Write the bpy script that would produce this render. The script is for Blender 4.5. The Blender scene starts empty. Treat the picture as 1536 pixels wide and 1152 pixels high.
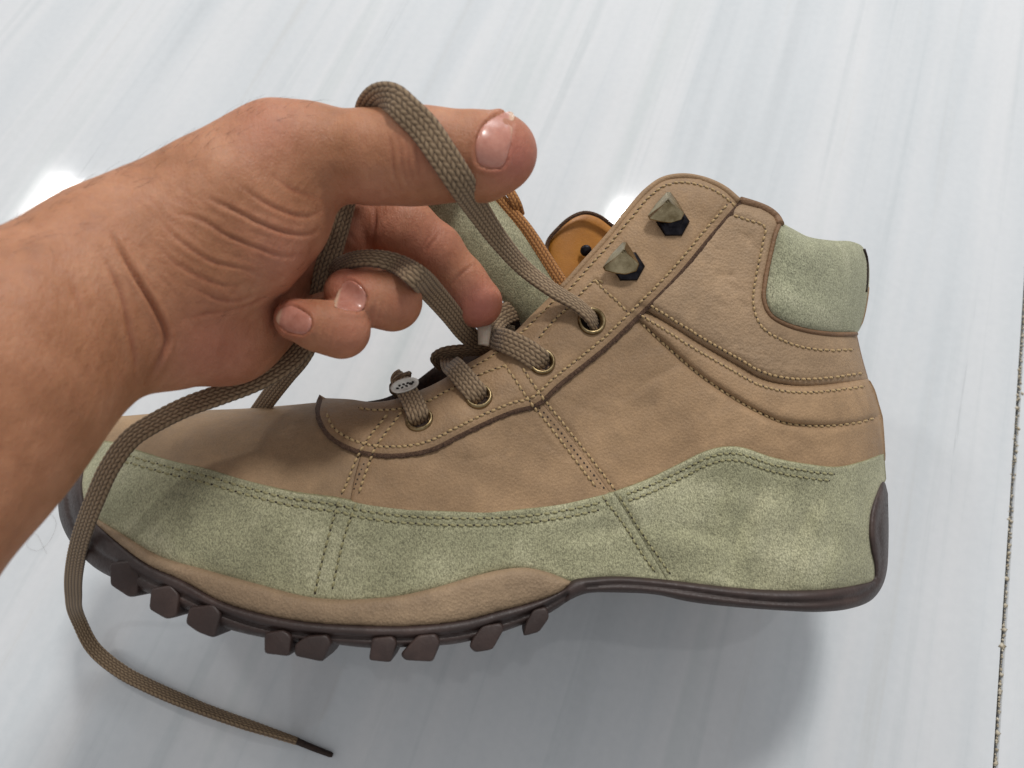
import bpy, math, random
import numpy as np
from mathutils import Vector, Matrix
from mathutils.geometry import delaunay_2d_cdt
from mathutils.bvhtree import BVHTree

SC = bpy.context.scene
COL = SC.collection
rng = np.random.default_rng(7)
random.seed(7)

# ------------------------------------------------------------------ camera
FPX = 1153.0                       # focal length in photo pixels (27 mm equivalent)
PITCH = math.radians(67.0)         # looking down
CAM_H = 0.3423
C0 = np.array([0.0, 0.0, CAM_H])
cam_d = bpy.data.cameras.new('camera')
cam_d.sensor_width = 36.0
cam_d.lens = 36.0 * FPX / 1536.0
cam_d.clip_start = 0.01
cam_d.clip_end = 100.0
cam_d.dof.use_dof = True
cam_d.dof.focus_distance = 0.275
cam_d.dof.aperture_fstop = 13.0
cam = bpy.data.objects.new('camera', cam_d)
COL.objects.link(cam)
cam.location = C0
cam.rotation_euler = (math.pi / 2 - PITCH, 0, 0)
SC.camera = cam

# ------------------------------------------------------------------ light
world = bpy.data.worlds.new('World')
SC.world = world
world.use_nodes = True
wbg = world.node_tree.nodes['Background']
wbg.inputs['Color'].default_value = (0.985, 0.985, 1.0, 1)
wbg.inputs['Strength'].default_value = 0.50

FWD = np.array([0, math.cos(PITCH), -math.sin(PITCH)])
UP = np.array([0, math.sin(PITCH), math.cos(PITCH)])
RT = np.array([1.0, 0, 0])
def ray(px, py):
    px = np.asarray(px, float)[..., None]; py = np.asarray(py, float)[..., None]
    return (px - 768) / FPX * RT + (576 - py) / FPX * UP + FWD
def D(px, py, d):                   # point at forward depth d
    return C0 + ray(px, py) * np.asarray(d, float)[..., None]
def onfloor(px, py, z=0.0):
    r = ray(px, py)
    return C0 + r * ((z - CAM_H) / r[..., 2])[..., None]
def project(P):
    v = P - C0
    f = v @ FWD
    return 768 + (v @ RT) / f * FPX, 576 - (v @ UP) / f * FPX, f

def ceiling_lamp(name, px, py, size, watts, col, zc=2.3):
    """A lamp on the ceiling whose mirror image in the polished floor is seen at (px, py)."""
    F = onfloor(px, py); r = ray(px, py); r = r / np.linalg.norm(r)
    up = r * np.array([1, 1, -1.0])
    L = F + up * (zc / up[2])
    ld = bpy.data.lights.new(name, 'AREA'); ld.shape = 'SQUARE'; ld.size = size
    ld.energy = watts; ld.color = col
    o = bpy.data.objects.new(name, ld); COL.objects.link(o)
    o.location = L
    o.rotation_euler = (0, 0, -math.radians(19.5))
    return o
# square ceiling panels; the arm and the boot hide most of their mirror images in the floor
ceiling_lamp('ceiling_panel', 108, 330, 0.32, 21, (1.0, 0.98, 0.95))
ceiling_lamp('ceiling_panel', 985, 398, 0.46, 51, (1.0, 0.98, 0.95))
# added soft light on the far side, low enough to miss the floor's reflections
wl = bpy.data.lights.new('added_soft_light', 'AREA'); wl.shape = 'RECTANGLE'; wl.size = 2.0; wl.size_y = 0.7
wl.energy = 30; wl.color = (0.97, 0.985, 1.0)
wo = bpy.data.objects.new('added_soft_light', wl); COL.objects.link(wo)
wo.location = (0.45, 3.1, 1.48)
wo.rotation_euler = Vector((-0.45, -3.0, -1.43)).to_track_quat('-Z', 'Y').to_euler()

SC.view_settings.view_transform = 'Standard'
SC.view_settings.look = 'None'
SC.view_settings.exposure = 0.0
SC.view_settings.gamma = 1.0
SC.view_settings.use_curve_mapping = False
SC.cycles.use_denoising = True
SC.cycles.max_bounces = 6; SC.cycles.diffuse_bounces = 3; SC.cycles.glossy_bounces = 3; SC.cycles.transmission_bounces = 2

# ------------------------------------------------------------------ materials
def lin(*c):
    o = []
    for v in c:
        v /= 255.0
        o.append(v / 12.92 if v <= 0.04045 else ((v + 0.055) / 1.055) ** 2.4)
    return tuple(o)

class NT:
    def __init__(s, name):
        s.m = bpy.data.materials.new(name); s.m.use_nodes = True
        s.t = s.m.node_tree; s.b = s.t.nodes['Principled BSDF']
        s.tc = s.t.nodes.new('ShaderNodeTexCoord')
    def n(s, typ, **kw):
        nd = s.t.nodes.new(typ)
        for k, v in kw.items(): setattr(nd, k, v)
        return nd
    def link(s, a, b): s.t.links.new(a, b)
    def val(s, sock, v):
        if hasattr(v, 'is_linked') or hasattr(v, 'node'): s.link(v, sock)
        else: sock.default_value = v
    def noise(s, scale, detail=4, rough=0.55, vec=None, dist=0.0):
        nd = s.n('ShaderNodeTexNoise'); nd.inputs['Scale'].default_value = scale
        nd.inputs['Detail'].default_value = detail; nd.inputs['Roughness'].default_value = rough
        nd.inputs['Distortion'].default_value = dist
        s.link(vec or s.tc.outputs['Object'], nd.inputs['Vector'])
        return nd.outputs['Fac']
    def voro(s, scale, feature='F1', vec=None, out='Distance'):
        nd = s.n('ShaderNodeTexVoronoi'); nd.feature = feature; nd.inputs['Scale'].default_value = scale
        s.link(vec or s.tc.outputs['Object'], nd.inputs['Vector'])
        return nd.outputs[out]
    def ramp(s, fac, stops):
        nd = s.n('ShaderNodeValToRGB'); cr = nd.color_ramp
        while len(cr.elements) < len(stops): cr.elements.new(0.5)
        for e, (p, c) in zip(cr.elements, stops):
            e.position = p; e.color = (*c[:3], 1) if not isinstance(c, (int, float)) else (c, c, c, 1)
        s.link(fac, nd.inputs['Fac'])
        return nd.outputs['Color']
    def mix(s, fac, a, b, mode='MIX'):
        nd = s.n('ShaderNodeMix'); nd.data_type = 'RGBA'; nd.blend_type = mode
        for sock, v in ((nd.inputs[0], fac), (nd.inputs[6], a), (nd.inputs[7], b)):
            if isinstance(v, tuple): sock.default_value = (*v[:3], 1)
            else: s.val(sock, v)
        return nd.outputs[2]
    def math(s, op, a, b=0.0):
        nd = s.n('ShaderNodeMath'); nd.operation = op
        s.val(nd.inputs[0], a); s.val(nd.inputs[1], b)
        return nd.outputs[0]
    def attr(s, name):
        nd = s.n('ShaderNodeAttribute'); nd.attribute_name = name
        return nd.outputs['Fac']
    def bump(s, h, strength, dist, prev=None):
        nd = s.n('ShaderNodeBump'); nd.inputs['Strength'].default_value = strength
        nd.inputs['Distance'].default_value = dist
        s.link(h, nd.inputs['Height'])
        if prev is not None: s.link(prev, nd.inputs['Normal'])
        return nd.outputs['Normal']
    def set(s, color=None, rough=None, normal=None, **kw):
        if color is not None:
            if isinstance(color, tuple): s.b.inputs['Base Color'].default_value = (*color[:3], 1)
            else: s.link(color, s.b.inputs['Base Color'])
        if rough is not None: s.val(s.b.inputs['Roughness'], rough)
        if normal is not None: s.link(normal, s.b.inputs['Normal'])
        for k, v in kw.items():
            k = k.replace('_', ' ')
            s.val(s.b.inputs[k], v)
        return s.m

def leather(name, base, grain=0.35, wrinkle=0.0, seed=0.0):
    t = NT(name)
    c1 = tuple(v * 0.74 for v in base); c2 = tuple(min(1, v * 1.24) for v in base)
    a = t.noise(30, 5, 0.6)
    b = t.noise(260, 4, 0.7)
    f = t.noise(2600, 3, 0.7)
    worn = t.noise(75, 5, 0.7, dist=1.0)
    col = t.ramp(a, [(0.30, c1), (0.52, base), (0.72, c2)])
    col = t.mix(0.16, col, t.ramp(b, [(0.3, (0.30,) * 3), (0.7, (0.72,) * 3)]), 'OVERLAY')
    col = t.mix(0.30, col, t.ramp(f, [(0.35, (0.28,) * 3), (0.65, (0.72,) * 3)]), 'OVERLAY')
    col = t.mix(0.20, col, t.ramp(worn, [(0.34, (0.30, 0.29, 0.28)), (0.5, (0.5,) * 3), (0.68, (0.70, 0.70, 0.69))]), 'OVERLAY')
    # dark pin-pricks and scuffs
    spots = t.math('GREATER_THAN', t.noise(700, 2, 0.5), 0.735)
    col = t.mix(t.math('MULTIPLY', spots, 0.25), col, tuple(v * 0.5 for v in base))
    n1 = t.bump(t.voro(1050, 'F1'), grain, 0.0004)
    n1 = t.bump(f, 0.30, 0.0003, n1)
    if wrinkle:
        mp = t.n('ShaderNodeMapping'); mp.inputs['Scale'].default_value = (1.0, 1.5, 1.0)
        mp.inputs['Rotation'].default_value = (0, 0, 0.6)
        t.link(t.tc.outputs['Object'], mp.inputs['Vector'])
        w = t.voro(330, 'SMOOTH_F1', mp.outputs['Vector'])
        wm = t.math('MULTIPLY', t.ramp(t.noise(22, 2), [(0.45, 0.0), (0.62, 1.0)]), w)
        n1 = t.bump(wm, wrinkle, 0.0012, n1)
    return t.set(col, t.ramp(b, [(0.3, 0.56), (0.7, 0.74)]), n1, Specular_IOR_Level=0.32)

def suede(name, base, tint):
    t = NT(name)
    a = t.noise(38, 4, 0.6, dist=0.4)
    nm = t.n('ShaderNodeMapping'); nm.inputs['Scale'].default_value = (1.0, 0.6, 1.0); nm.inputs['Rotation'].default_value = (0, 0, 0.5)
    t.link(t.tc.outputs['Object'], nm.inputs['Vector'])
    f = t.noise(2200, 3, 0.8, nm.outputs['Vector'])
    rub = t.noise(95, 4, 0.65, nm.outputs['Vector'], 0.8)
    g = t.noise(520, 4, 0.7)
    col = t.ramp(a, [(0.30, tuple(v * 0.82 for v in base)), (0.5, base), (0.70, tint)])
    col = t.mix(0.68, col, t.ramp(f, [(0.36, (0.16,) * 3), (0.62, (0.84,) * 3)]), 'OVERLAY')
    col = t.mix(0.16, col, t.ramp(g, [(0.35, (0.25,) * 3), (0.65, (0.75,) * 3)]), 'OVERLAY')
    col = t.mix(0.15, col, t.ramp(rub, [(0.36, (0.30, 0.29, 0.27)), (0.5, (0.5,) * 3), (0.66, (0.68, 0.68, 0.66))]), 'OVERLAY')
    nn = t.bump(f, 0.85, 0.0007)
    nn = t.bump(g, 0.5, 0.0008, nn)
    return t.set(col, 0.95, nn, Sheen_Weight=0.35, Sheen_Roughness=0.45, Sheen_Tint=(0.9, 0.9, 0.75, 1), Specular_IOR_Level=0.12)

M = {}
LEA = lin(150, 122, 92)
M['leather'] = leather('nubuck_leather', LEA)
M['leather_soft'] = leather('soft_leather', lin(154, 128, 100), 0.45, 0.5)
M['leather_vamp'] = leather('vamp_leather', lin(149, 123, 94), 0.25)
M['welt'] = leather('welt_leather', lin(144, 122, 97), 0.6)
M['suede'] = suede('green_suede', lin(158, 156, 126), lin(177, 174, 144))
M['suede_pad'] = suede('green_suede_pad', lin(158, 158, 131), lin(178, 176, 149))
M['suede_tongue'] = suede('green_suede_tongue', lin(146, 143, 116), lin(170, 166, 138))

def _raw():
    t = NT('raw_leather_edge')
    f = t.noise(1300, 4, 0.8)
    col = t.ramp(f, [(0.3, lin(56, 38, 27)), (0.5, lin(98, 72, 54)), (0.72, lin(134, 104, 82))])
    return t.set(col, 0.9, t.bump(f, 1.0, 0.001))
M['raw'] = _raw()
M['binding'] = leather('edge_binding_leather', lin(128, 98, 72), 0.5)
def _rawg():
    t = NT('raw_suede_edge')
    f = t.noise(1300, 4, 0.8)
    col = t.ramp(f, [(0.3, lin(112, 106, 74)), (0.6, lin(165, 160, 122)), (0.75, lin(190, 184, 150))])
    return t.set(col, 0.95, t.bump(f, 1.0, 0.001))
M['rawg'] = _rawg()
def _rubber():
    t = NT('brown_rubber')
    f = t.noise(900, 4, 0.7); a = t.noise(60, 4, 0.6)
    col = t.ramp(a, [(0.3, lin(42, 31, 28)), (0.55, lin(57, 43, 39)), (0.75, lin(76, 59, 53))])
    return t.set(col, t.ramp(f, [(0.3, 0.40), (0.7, 0.62)]), t.bump(f, 0.35, 0.0004), Specular_IOR_Level=0.45)
M['rubber'] = _rubber()
def _tan():
    t = NT('tan_lining_leather')
    a = t.noise(50, 4, 0.6); f = t.noise(1500, 3)
    col = t.ramp(a, [(0.3, lin(150, 94, 24)), (0.6, lin(180, 118, 34)), (0.8, lin(194, 136, 56))])
    return t.set(col, 0.5, t.bump(f, 0.25, 0.0004))
M['tan'] = _tan()
def _thread(name, c):
    t = NT(name)
    f = t.noise(2500, 2)
    return t.set(t.ramp(f, [(0.3, tuple(v * 0.7 for v in c)), (0.7, c)]), 0.75, t.bump(f, 0.5, 0.0002))
M['thread'] = _thread('tan_thread', lin(186, 158, 114))
M['thread_green'] = _thread('olive_thread', lin(158, 152, 112))
M['hole'] = _thread('needle_hole', lin(40, 28, 20))
def _lace(name, dark, mid, lite):
    t = NT(name)
    w = t.attr('weave'); f = t.noise(3000, 3, 0.7); a = t.noise(45, 3)
    col = t.ramp(w, [(0.08, dark), (0.40, mid), (0.95, lite)])
    col = t.mix(0.35, col, t.ramp(f, [(0.35, (0.3,) * 3), (0.65, (0.7,) * 3)]), 'OVERLAY')
    col = t.mix(0.25, col, t.ramp(a, [(0.3, (0.35,) * 3), (0.7, (0.65,) * 3)]), 'OVERLAY')
    return t.set(col, 0.82, t.bump(f, 0.5, 0.0003), Sheen_Weight=0.12)
M['lace'] = _lace('braided_lace', lin(40, 29, 20), lin(116, 94, 70), lin(150, 128, 100))
M['web'] = _lace('brown_webbing', lin(62, 36, 14), lin(142, 92, 44), lin(180, 128, 72))
def _brass(name, a, b, r, ns=320, bs=0.2):
    t = NT(name)
    n = t.noise(ns, 5, 0.7)
    return t.set(t.ramp(n, [(0.35, a), (0.65, b)]), t.ramp(n, [(0.3, r), (0.7, r + 0.16)]), t.bump(t.noise(1500, 3), bs, 0.0002), Metallic=1.0)
M['brass'] = _brass('antique_brass', lin(104, 88, 60), lin(160, 142, 108), 0.26)
M['steel'] = _brass('hook_metal', lin(122, 108, 80), lin(176, 162, 130), 0.16, 180, 0.06)
M['dark'] = _brass('blackened_metal', lin(26, 26, 30), lin(52, 50, 54), 0.30)
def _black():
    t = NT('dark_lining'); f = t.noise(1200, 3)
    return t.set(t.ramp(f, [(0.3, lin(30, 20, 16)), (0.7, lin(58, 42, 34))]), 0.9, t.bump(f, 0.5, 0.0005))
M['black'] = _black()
def _silver():
    t = NT('silver_tag'); n = t.noise(400, 3)
    return t.set(t.ramp(n, [(0.3, lin(190, 186, 176)), (0.7, lin(226, 222, 214))]), 0.4, Metallic=0.15)
M['silver'] = _silver()
M['ink'] = _thread('tag_print', lin(38, 32, 28))

def _skin():
    t = NT('skin')
    red = t.attr('flush'); cre = t.attr('crease')
    a = t.noise(55, 5, 0.6); b = t.noise(340, 4, 0.65); f = t.noise(1600, 4, 0.7)
    base = t.ramp(a, [(0.28, lin(149, 100, 68)), (0.5, lin(168, 116, 84)), (0.72, lin(183, 133, 102))])
    base = t.mix(red, base, lin(176, 104, 92))
    base = t.mix(0.30, base, t.ramp(b, [(0.3, (0.38, 0.33, 0.33)), (0.7, (0.62, 0.64, 0.64))]), 'OVERLAY')
    base = t.mix(t.math('MULTIPLY', cre, 0.45), base, lin(140, 74, 54))
    # fine skin lines: stretched cells running round the limb
    mp = t.n('ShaderNodeMapping'); mp.inputs['Rotation'].default_value = (0.2, 0.1, 0.45)
    mp.inputs['Scale'].default_value = (1.9, 0.75, 1.2)
    t.link(t.tc.outputs['Object'], mp.inputs['Vector'])
    l1 = t.voro(880, 'DISTANCE_TO_EDGE', mp.outputs['Vector'])
    mp2 = t.n('ShaderNodeMapping'); mp2.inputs['Rotation'].default_value = (0.0, 0.4, -0.5)
    mp2.inputs['Scale'].default_value = (1.3, 0.55, 1.0)
    t.link(t.tc.outputs['Object'], mp2.inputs['Vector'])
    l2 = t.noise(330, 3, 0.6, mp2.outputs['Vector'])
    nn = t.bump(t.ramp(l1, [(0.0, 0.0), (0.16, 1.0)]), 0.20, 0.00035)
    nn = t.bump(l2, 0.50, 0.0009, nn)
    nn = t.bump(t.voro(1500, 'F1'), 0.16, 0.0003, nn)
    nn = t.bump(f, 0.25, 0.0003, nn)
    t.b.subsurface_method = 'RANDOM_WALK'
    t.b.inputs['Subsurface Radius'].default_value = (1.0, 0.42, 0.24)
    return t.set(base, t.ramp(b, [(0.3, 0.46), (0.7, 0.64)]), nn, Subsurface_Weight=0.3, Subsurface_Scale=0.0026, Specular_IOR_Level=0.36)
M['skin'] = _skin()
def _nail():
    t = NT('fingernail')
    u = t.attr('free')
    n = t.noise(500, 3)
    col = t.ramp(n, [(0.3, lin(176, 118, 101)), (0.7, lin(191, 135, 118))])
    col = t.mix(u, col, lin(206, 172, 146))
    t.b.inputs['Subsurface Radius'].default_value = (1.0, 0.5, 0.35)
    return t.set(col, 0.26, t.bump(t.noise(260, 3), 0.10, 0.0004), Subsurface_Weight=0.3, Subsurface_Scale=0.0015, Coat_Weight=0.08, Coat_Roughness=0.2)
M['nail'] = _nail()
def _nailfree():
    t = NT('nail_free_edge')
    return t.set(t.ramp(t.noise(300, 2), [(0.3, lin(160, 146, 130)), (0.7, lin(182, 168, 152))]), 0.3, Subsurface_Weight=0.3, Subsurface_Scale=0.001)
M['nailfree'] = _nailfree()

VEIN_AZ = math.radians(19.5)
def _marble(shift):
    t = NT('polished_marble_tile')
    mp = t.n('ShaderNodeMapping'); mp.vector_type = 'POINT'
    mp.inputs['Rotation'].default_value = (0, 0, VEIN_AZ)
    mp.inputs['Location'].default_value = (shift, shift * 0.7, 0)
    t.link(t.tc.outputs['Object'], mp.inputs['Vector'])
    def st(sx, sy):
        m2 = t.n('ShaderNodeMapping'); m2.inputs['Scale'].default_value = (sx, sy, 1)
        t.link(mp.outputs['Vector'], m2.inputs['Vector']); return m2.outputs['Vector']
    broad = t.noise(1.0, 4, 0.55, st(22, 0.9), 0.15)
    mid = t.noise(1.0, 5, 0.6, st(75, 1.5), 0.15)
    fine = t.noise(1.0, 5, 0.65, st(170, 3.2), 0.2)
    patch = t.noise(7, 4, 0.6, mp.outputs['Vector'])
    speck = t.noise(260, 3, 0.6)
    col = t.ramp(broad, [(0.28, lin(182, 187, 190)), (0.44, lin(199, 203, 206)), (0.58, lin(207, 209, 211)), (0.76, lin(184, 192, 193))])
    col = t.mix(t.ramp(mid, [(0.56, 0.0), (0.74, 0.42)]), col, lin(168, 177, 180))
    col = t.mix(t.ramp(mid, [(0.26, 0.40), (0.40, 0.0)]), col, lin(187, 186, 182))
    gate = t.ramp(t.noise(1.0, 3, 0.5, st(34, 9)), [(0.52, 0.0), (0.66, 1.0)])
    thin = t.ramp(fine, [(0.655, 0.0), (0.70, 1.0)])
    col = t.mix(t.math('MULTIPLY', t.math('MULTIPLY', thin, gate), 0.6), col, lin(120, 126, 130))
    col = t.mix(0.12, col, t.ramp(patch, [(0.3, (0.35, 0.36, 0.35)), (0.7, (0.65, 0.65, 0.66))]), 'OVERLAY')
    col = t.mix(0.05, col, t.ramp(speck, [(0.3, (0.2,) * 3), (0.7, (0.8,) * 3)]), 'OVERLAY')
    rgh = t.ramp(mid, [(0.3, 0.05), (0.7, 0.085)])
    nn = t.bump(t.noise(1.0, 2, 0.5, st(9, 5)), 0.03, 0.004)
    return t.set(col, rgh, nn, Specular_IOR_Level=0.55)
def _grout():
    t = NT('dirty_grout'); f = t.noise(420, 4, 0.7)
    return t.set(t.ramp(f, [(0.35, lin(58, 54, 48)), (0.55, lin(98, 90, 76)), (0.75, lin(140, 130, 110))]), 0.95, t.bump(f, 1.0, 0.001))
M['grout'] = _grout()

# ------------------------------------------------------------------ mesh helpers
def mesh_obj(name, V, F, mat, parent=None, mats=None, fmat=None, smooth=True, attrs=None):
    me = bpy.data.meshes.new(name)
    V = np.asarray(V, np.float32)
    me.from_pydata(V.tolist() if len(V) < 1 else V, [], F) if not isinstance(F, np.ndarray) else None
    if isinstance(F, np.ndarray):
        k = F.shape[1]
        me.vertices.add(len(V)); me.vertices.foreach_set('co', V.ravel())
        me.loops.add(F.size); me.loops.foreach_set('vertex_index', F.ravel().astype(np.int32))
        me.polygons.add(len(F)); me.polygons.foreach_set('loop_start', np.arange(0, F.size, k, dtype=np.int32))
        me.update(calc_edges=True); me.validate()
    for m in (mats or [mat]): me.materials.append(m)
    if fmat is not None: me.polygons.foreach_set('material_index', np.asarray(fmat, np.int32))
    me.polygons.foreach_set('use_smooth', np.full(len(me.polygons), smooth))
    for k, a in (attrs or {}).items():
        at = me.attributes.new(k, 'FLOAT', 'POINT'); at.data.foreach_set('value', np.asarray(a, np.float32))
    me.update()
    o = bpy.data.objects.new(name, me); COL.objects.link(o)
    if parent is not None: o.parent = parent
    return o
def empty(name, label, cat, group=None):
    o = bpy.data.objects.new(name, None); o.empty_display_size = 0.02; COL.objects.link(o)
    tag(o, label, cat, group); return o
def tag(o, label=None, cat=None, group=None, kind=None):
    if label: o['label'] = label
    if cat: o['category'] = cat
    if group: o['group'] = group
    if kind: o['kind'] = kind
    return o

def spl(pts, step=4.0, closed=False):
    """Catmull-Rom through points (n, k), resampled at about `step` of its first two columns."""
    P = np.asarray(pts, float)
    if len(P) == 2 and not closed: P = np.array([P[0], P.mean(0), P[1]])
    if closed: Q = np.vstack([P[-1], P, P[0], P[1]])
    else: Q = np.vstack([2 * P[0] - P[1], P, 2 * P[-1] - P[-2]])
    out = []
    for i in range(1, len(Q) - 2):
        p0, p1, p2, p3 = Q[i - 1], Q[i], Q[i + 1], Q[i + 2]
        t0 = 0; t1 = t0 + max(1e-6, np.linalg.norm(p1 - p0)) ** .5
        t2 = t1 + max(1e-6, np.linalg.norm(p2 - p1)) ** .5; t3 = t2 + max(1e-6, np.linalg.norm(p3 - p2)) ** .5
        t = np.linspace(t1, t2, 24, endpoint=False)[:, None]
        A1 = (t1 - t) / (t1 - t0) * p0 + (t - t0) / (t1 - t0) * p1
        A2 = (t2 - t) / (t2 - t1) * p1 + (t - t1) / (t2 - t1) * p2
        A3 = (t3 - t) / (t3 - t2) * p2 + (t - t2) / (t3 - t2) * p3
        B1 = (t2 - t) / (t2 - t0) * A1 + (t - t0) / (t2 - t0) * A2
        B2 = (t3 - t) / (t3 - t1) * A2 + (t - t1) / (t3 - t1) * A3
        out.append((t2 - t) / (t2 - t1) * B1 + (t - t1) / (t2 - t1) * B2)
    out = np.vstack(out + ([P[-1][None]] if not closed else [P[0][None]]))
    seg = np.r_[0, np.cumsum(np.linalg.norm(np.diff(out[:, :3] if P.shape[1] > 2 and step < 1 else out[:, :2], axis=0), axis=1))]
    n = max(2, int(round(seg[-1] / step)))
    s = np.linspace(0, seg[-1], n + 1)
    R = np.stack([np.interp(s, seg, out[:, k]) for k in range(out.shape[1])], 1)
    return R[:-1] if closed else R
def offs(line, d):
    """Offset a px polyline to its left (d > 0: towards smaller y when it runs to +x)."""
    L = np.asarray(line, float); T = np.gradient(L, axis=0); T /= np.linalg.norm(T, axis=1)[:, None] + 1e-9
    return L + d * np.stack([T[:, 1], -T[:, 0]], 1)
def join(*lines):
    out = [np.asarray(lines[0], float)]
    for l in lines[1:]:
        l = np.asarray(l, float)
        out.append(l[1:] if np.linalg.norm(l[0] - out[-1][-1]) < 1.0 else l)
    P = np.vstack(out)
    if np.linalg.norm(P[0] - P[-1]) < 1.0: P = P[:-1]
    return P
def dist_line(P, line):
    """distance of points P (n,2) to polyline"""
    A = np.asarray(line[:-1]); B = np.asarray(line[1:])
    best = np.full(len(P), 1e9)
    for a, b in zip(A, B):
        ab = b - a; L = ab @ ab + 1e-12
        t = np.clip(((P - a) @ ab) / L, 0, 1)
        d = P - a - t[:, None] * ab
        best = np.minimum(best, np.einsum('ij,ij->i', d, d))
    return np.sqrt(best)
def inside(P, poly):
    x, y = P[:, 0], P[:, 1]; r = np.zeros(len(P), bool)
    X, Y = poly[:, 0], poly[:, 1]
    for i in range(len(poly)):
        j = i - 1
        c = ((Y[i] > y) != (Y[j] > y)) & (x < (X[j] - X[i]) * (y - Y[i]) / (Y[j] - Y[i] + 1e-12) + X[i])
        r ^= c
    return r
def fill(poly, step=3.4):
    """triangulate a px polygon with evenly spread inner points -> (pts, tris, nboundary)"""
    poly = np.asarray(poly, float)
    lo, hi = poly.min(0), poly.max(0)
    xs = np.arange(lo[0], hi[0], step); ys = np.arange(lo[1], hi[1], step * 0.866)
    G = np.array([(x + (0.5 * step if k % 2 else 0), y) for k, y in enumerate(ys) for x in xs])
    G = G[inside(G, poly)]
    G = G[dist_line(G, np.vstack([poly, poly[:1]])) > step * 0.55] if len(G) else G
    pts = np.vstack([poly, G]) if len(G) else poly
    n = len(poly)
    r = delaunay_2d_cdt([Vector(p) for p in pts], [(i, (i + 1) % n) for i in range(n)], [], 1, 1e-5)
    P = np.array([(v.x, v.y) for v in r[0]]); T = np.array([f for f in r[2] if len(f) == 3])
    a, b, c = P[T[:, 0]], P[T[:, 1]], P[T[:, 2]]
    cr = (b[:, 0] - a[:, 0]) * (c[:, 1] - a[:, 1]) - (b[:, 1] - a[:, 1]) * (c[:, 0] - a[:, 0])
    T[cr > 0] = T[cr > 0][:, ::-1]           # px y runs down: this faces the camera
    # boundary loop in order
    from collections import Counter
    E = Counter()
    for t in T:
        for i in range(3): E[tuple(sorted((t[i], t[(i + 1) % 3])))] += 1
    nxt = {}
    for t in T:
        for i in range(3):
            u, v = t[i], t[(i + 1) % 3]
            if E[tuple(sorted((u, v)))] == 1: nxt[u] = v
    s = next(iter(nxt)); loop = [s]
    while nxt[loop[-1]] != s and len(loop) <= len(nxt): loop.append(nxt[loop[-1]])
    return P, T, np.array(loop)

# ------------------------------------------------------------------ the boot's surface
NAX = ray(np.array(740.), np.array(800.)); NAX = NAX / np.linalg.norm(NAX)     # from the lateral to the medial side
DM = 0.292                                                                       # distance of the boot's middle plane
def smooth_tab(xs, ys, lo, hi, w):
    g = np.arange(lo, hi, 2.0); v = np.interp(g, xs, ys)
    k = np.hanning(int(w / 2) * 2 + 3); k /= k.sum()
    v = np.convolve(np.pad(v, len(k) // 2, mode='edge'), k, 'valid')
    return lambda q: np.interp(q, g, v)
_yt = smooth_tab([80, 146, 180, 292, 419, 487, 560, 634, 732, 800, 847, 908, 943, 968, 994, 1022, 1072, 1108, 1160, 1173, 1212, 1259, 1300, 1340],
                 [690, 637, 626, 617, 610, 598, 594, 580, 527, 471, 424, 356, 313, 285, 267, 262, 274, 295, 322, 338, 358, 363, 372, 380], 60, 1360, 18)
_xf = smooth_tab([500, 627, 640, 680, 695, 742, 800, 1000], [150, 148, 142, 120, 112, 84, 80, 80], 480, 1020, 16)
_xb = smooth_tab([240, 376, 417, 457, 503, 543, 568, 607, 632, 672, 715, 806, 859, 883, 905, 1000],
                 [1300, 1303, 1304, 1299, 1287, 1297, 1301, 1316, 1321, 1325, 1328, 1333, 1333, 1330, 1326, 1326], 240, 1020, 14)
_B = smooth_tab([80, 200, 350, 500, 650, 800, 950, 1100, 1250, 1340], [38, 42, 46, 47, 45, 39, 35, 34.5, 34.5, 34], 60, 1360, 90)
_Rt = smooth_tab([80, 487, 640, 850, 960, 1100, 1340], [175, 165, 150, 120, 70, 40, 40], 60, 1360, 60)
_mt = smooth_tab([80, 420, 500, 640, 850, 960, 1100, 1340], [0.0, 0.02, 0.22, 0.48, 0.66, 0.84, 0.9, 0.86], 60, 1360, 60)
def _roll(d, R, p, m=0.0):
    q = 1 - np.clip(d / R, 0, 1)
    return m + (1 - m) * (1 - q ** p) ** (1 / p)
def hn(px, py):
    px = np.asarray(px, float); py = np.asarray(py, float)
    B = _B(px)
    s = np.clip((760 - py) / 330, 0, 1) * np.clip((px - 780) / 200, 0, 1)
    B = B * (1 - s) + 35.0 * s
    top = _roll(py - _yt(px), _Rt(px), 2.2, _mt(px))
    fr = _roll(px - _xf(py), 210.0, 2.0)
    bk = _roll(_xb(py) - px, 140.0, 2.1)
    h = B * top * fr * bk
    # hollow above the heel, flare of the ankle, a few soft dents in the side
    h += 1.6 * np.exp(-((px - 1130) / 120) ** 2 - ((py - 640) / 70) ** 2)
    h -= 2.2 * np.exp(-((px - 1000) / 60) ** 2 - ((py - 760) / 130) ** 2)
    h -= 1.1 * np.exp(-(((px - 1130) + 0.5 * (py - 760)) / 16) ** 2 - ((py - 775) / 60) ** 2)
    h += 0.9 * np.exp(-(((px - 1165) + 0.6 * (py - 760)) / 18) ** 2 - ((py - 780) / 60) ** 2)
    h -= 0.9 * np.exp(-(((px - 1215) + 0.7 * (py - 770)) / 16) ** 2 - ((py - 770) / 60) ** 2)
    h -= 1.0 * np.exp(-((px - 1050) / 40) ** 2 - ((py - 800 - 0.2 * (px - 1050)) / 13) ** 2)
    h -= 0.9 * np.exp(-((px - 900) / 55) ** 2 - ((py - 795 + 0.15 * (px - 900)) / 14) ** 2)
    return np.maximum(h, 0.6) * 1e-3
def S(px, py, off=0.0):
    """lateral surface point of the boot, off in metres outwards"""
    r = ray(px, py)
    h = hn(px, py) + off
    return C0 + r * ((DM - h) / (r @ NAX))[..., None]
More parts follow.
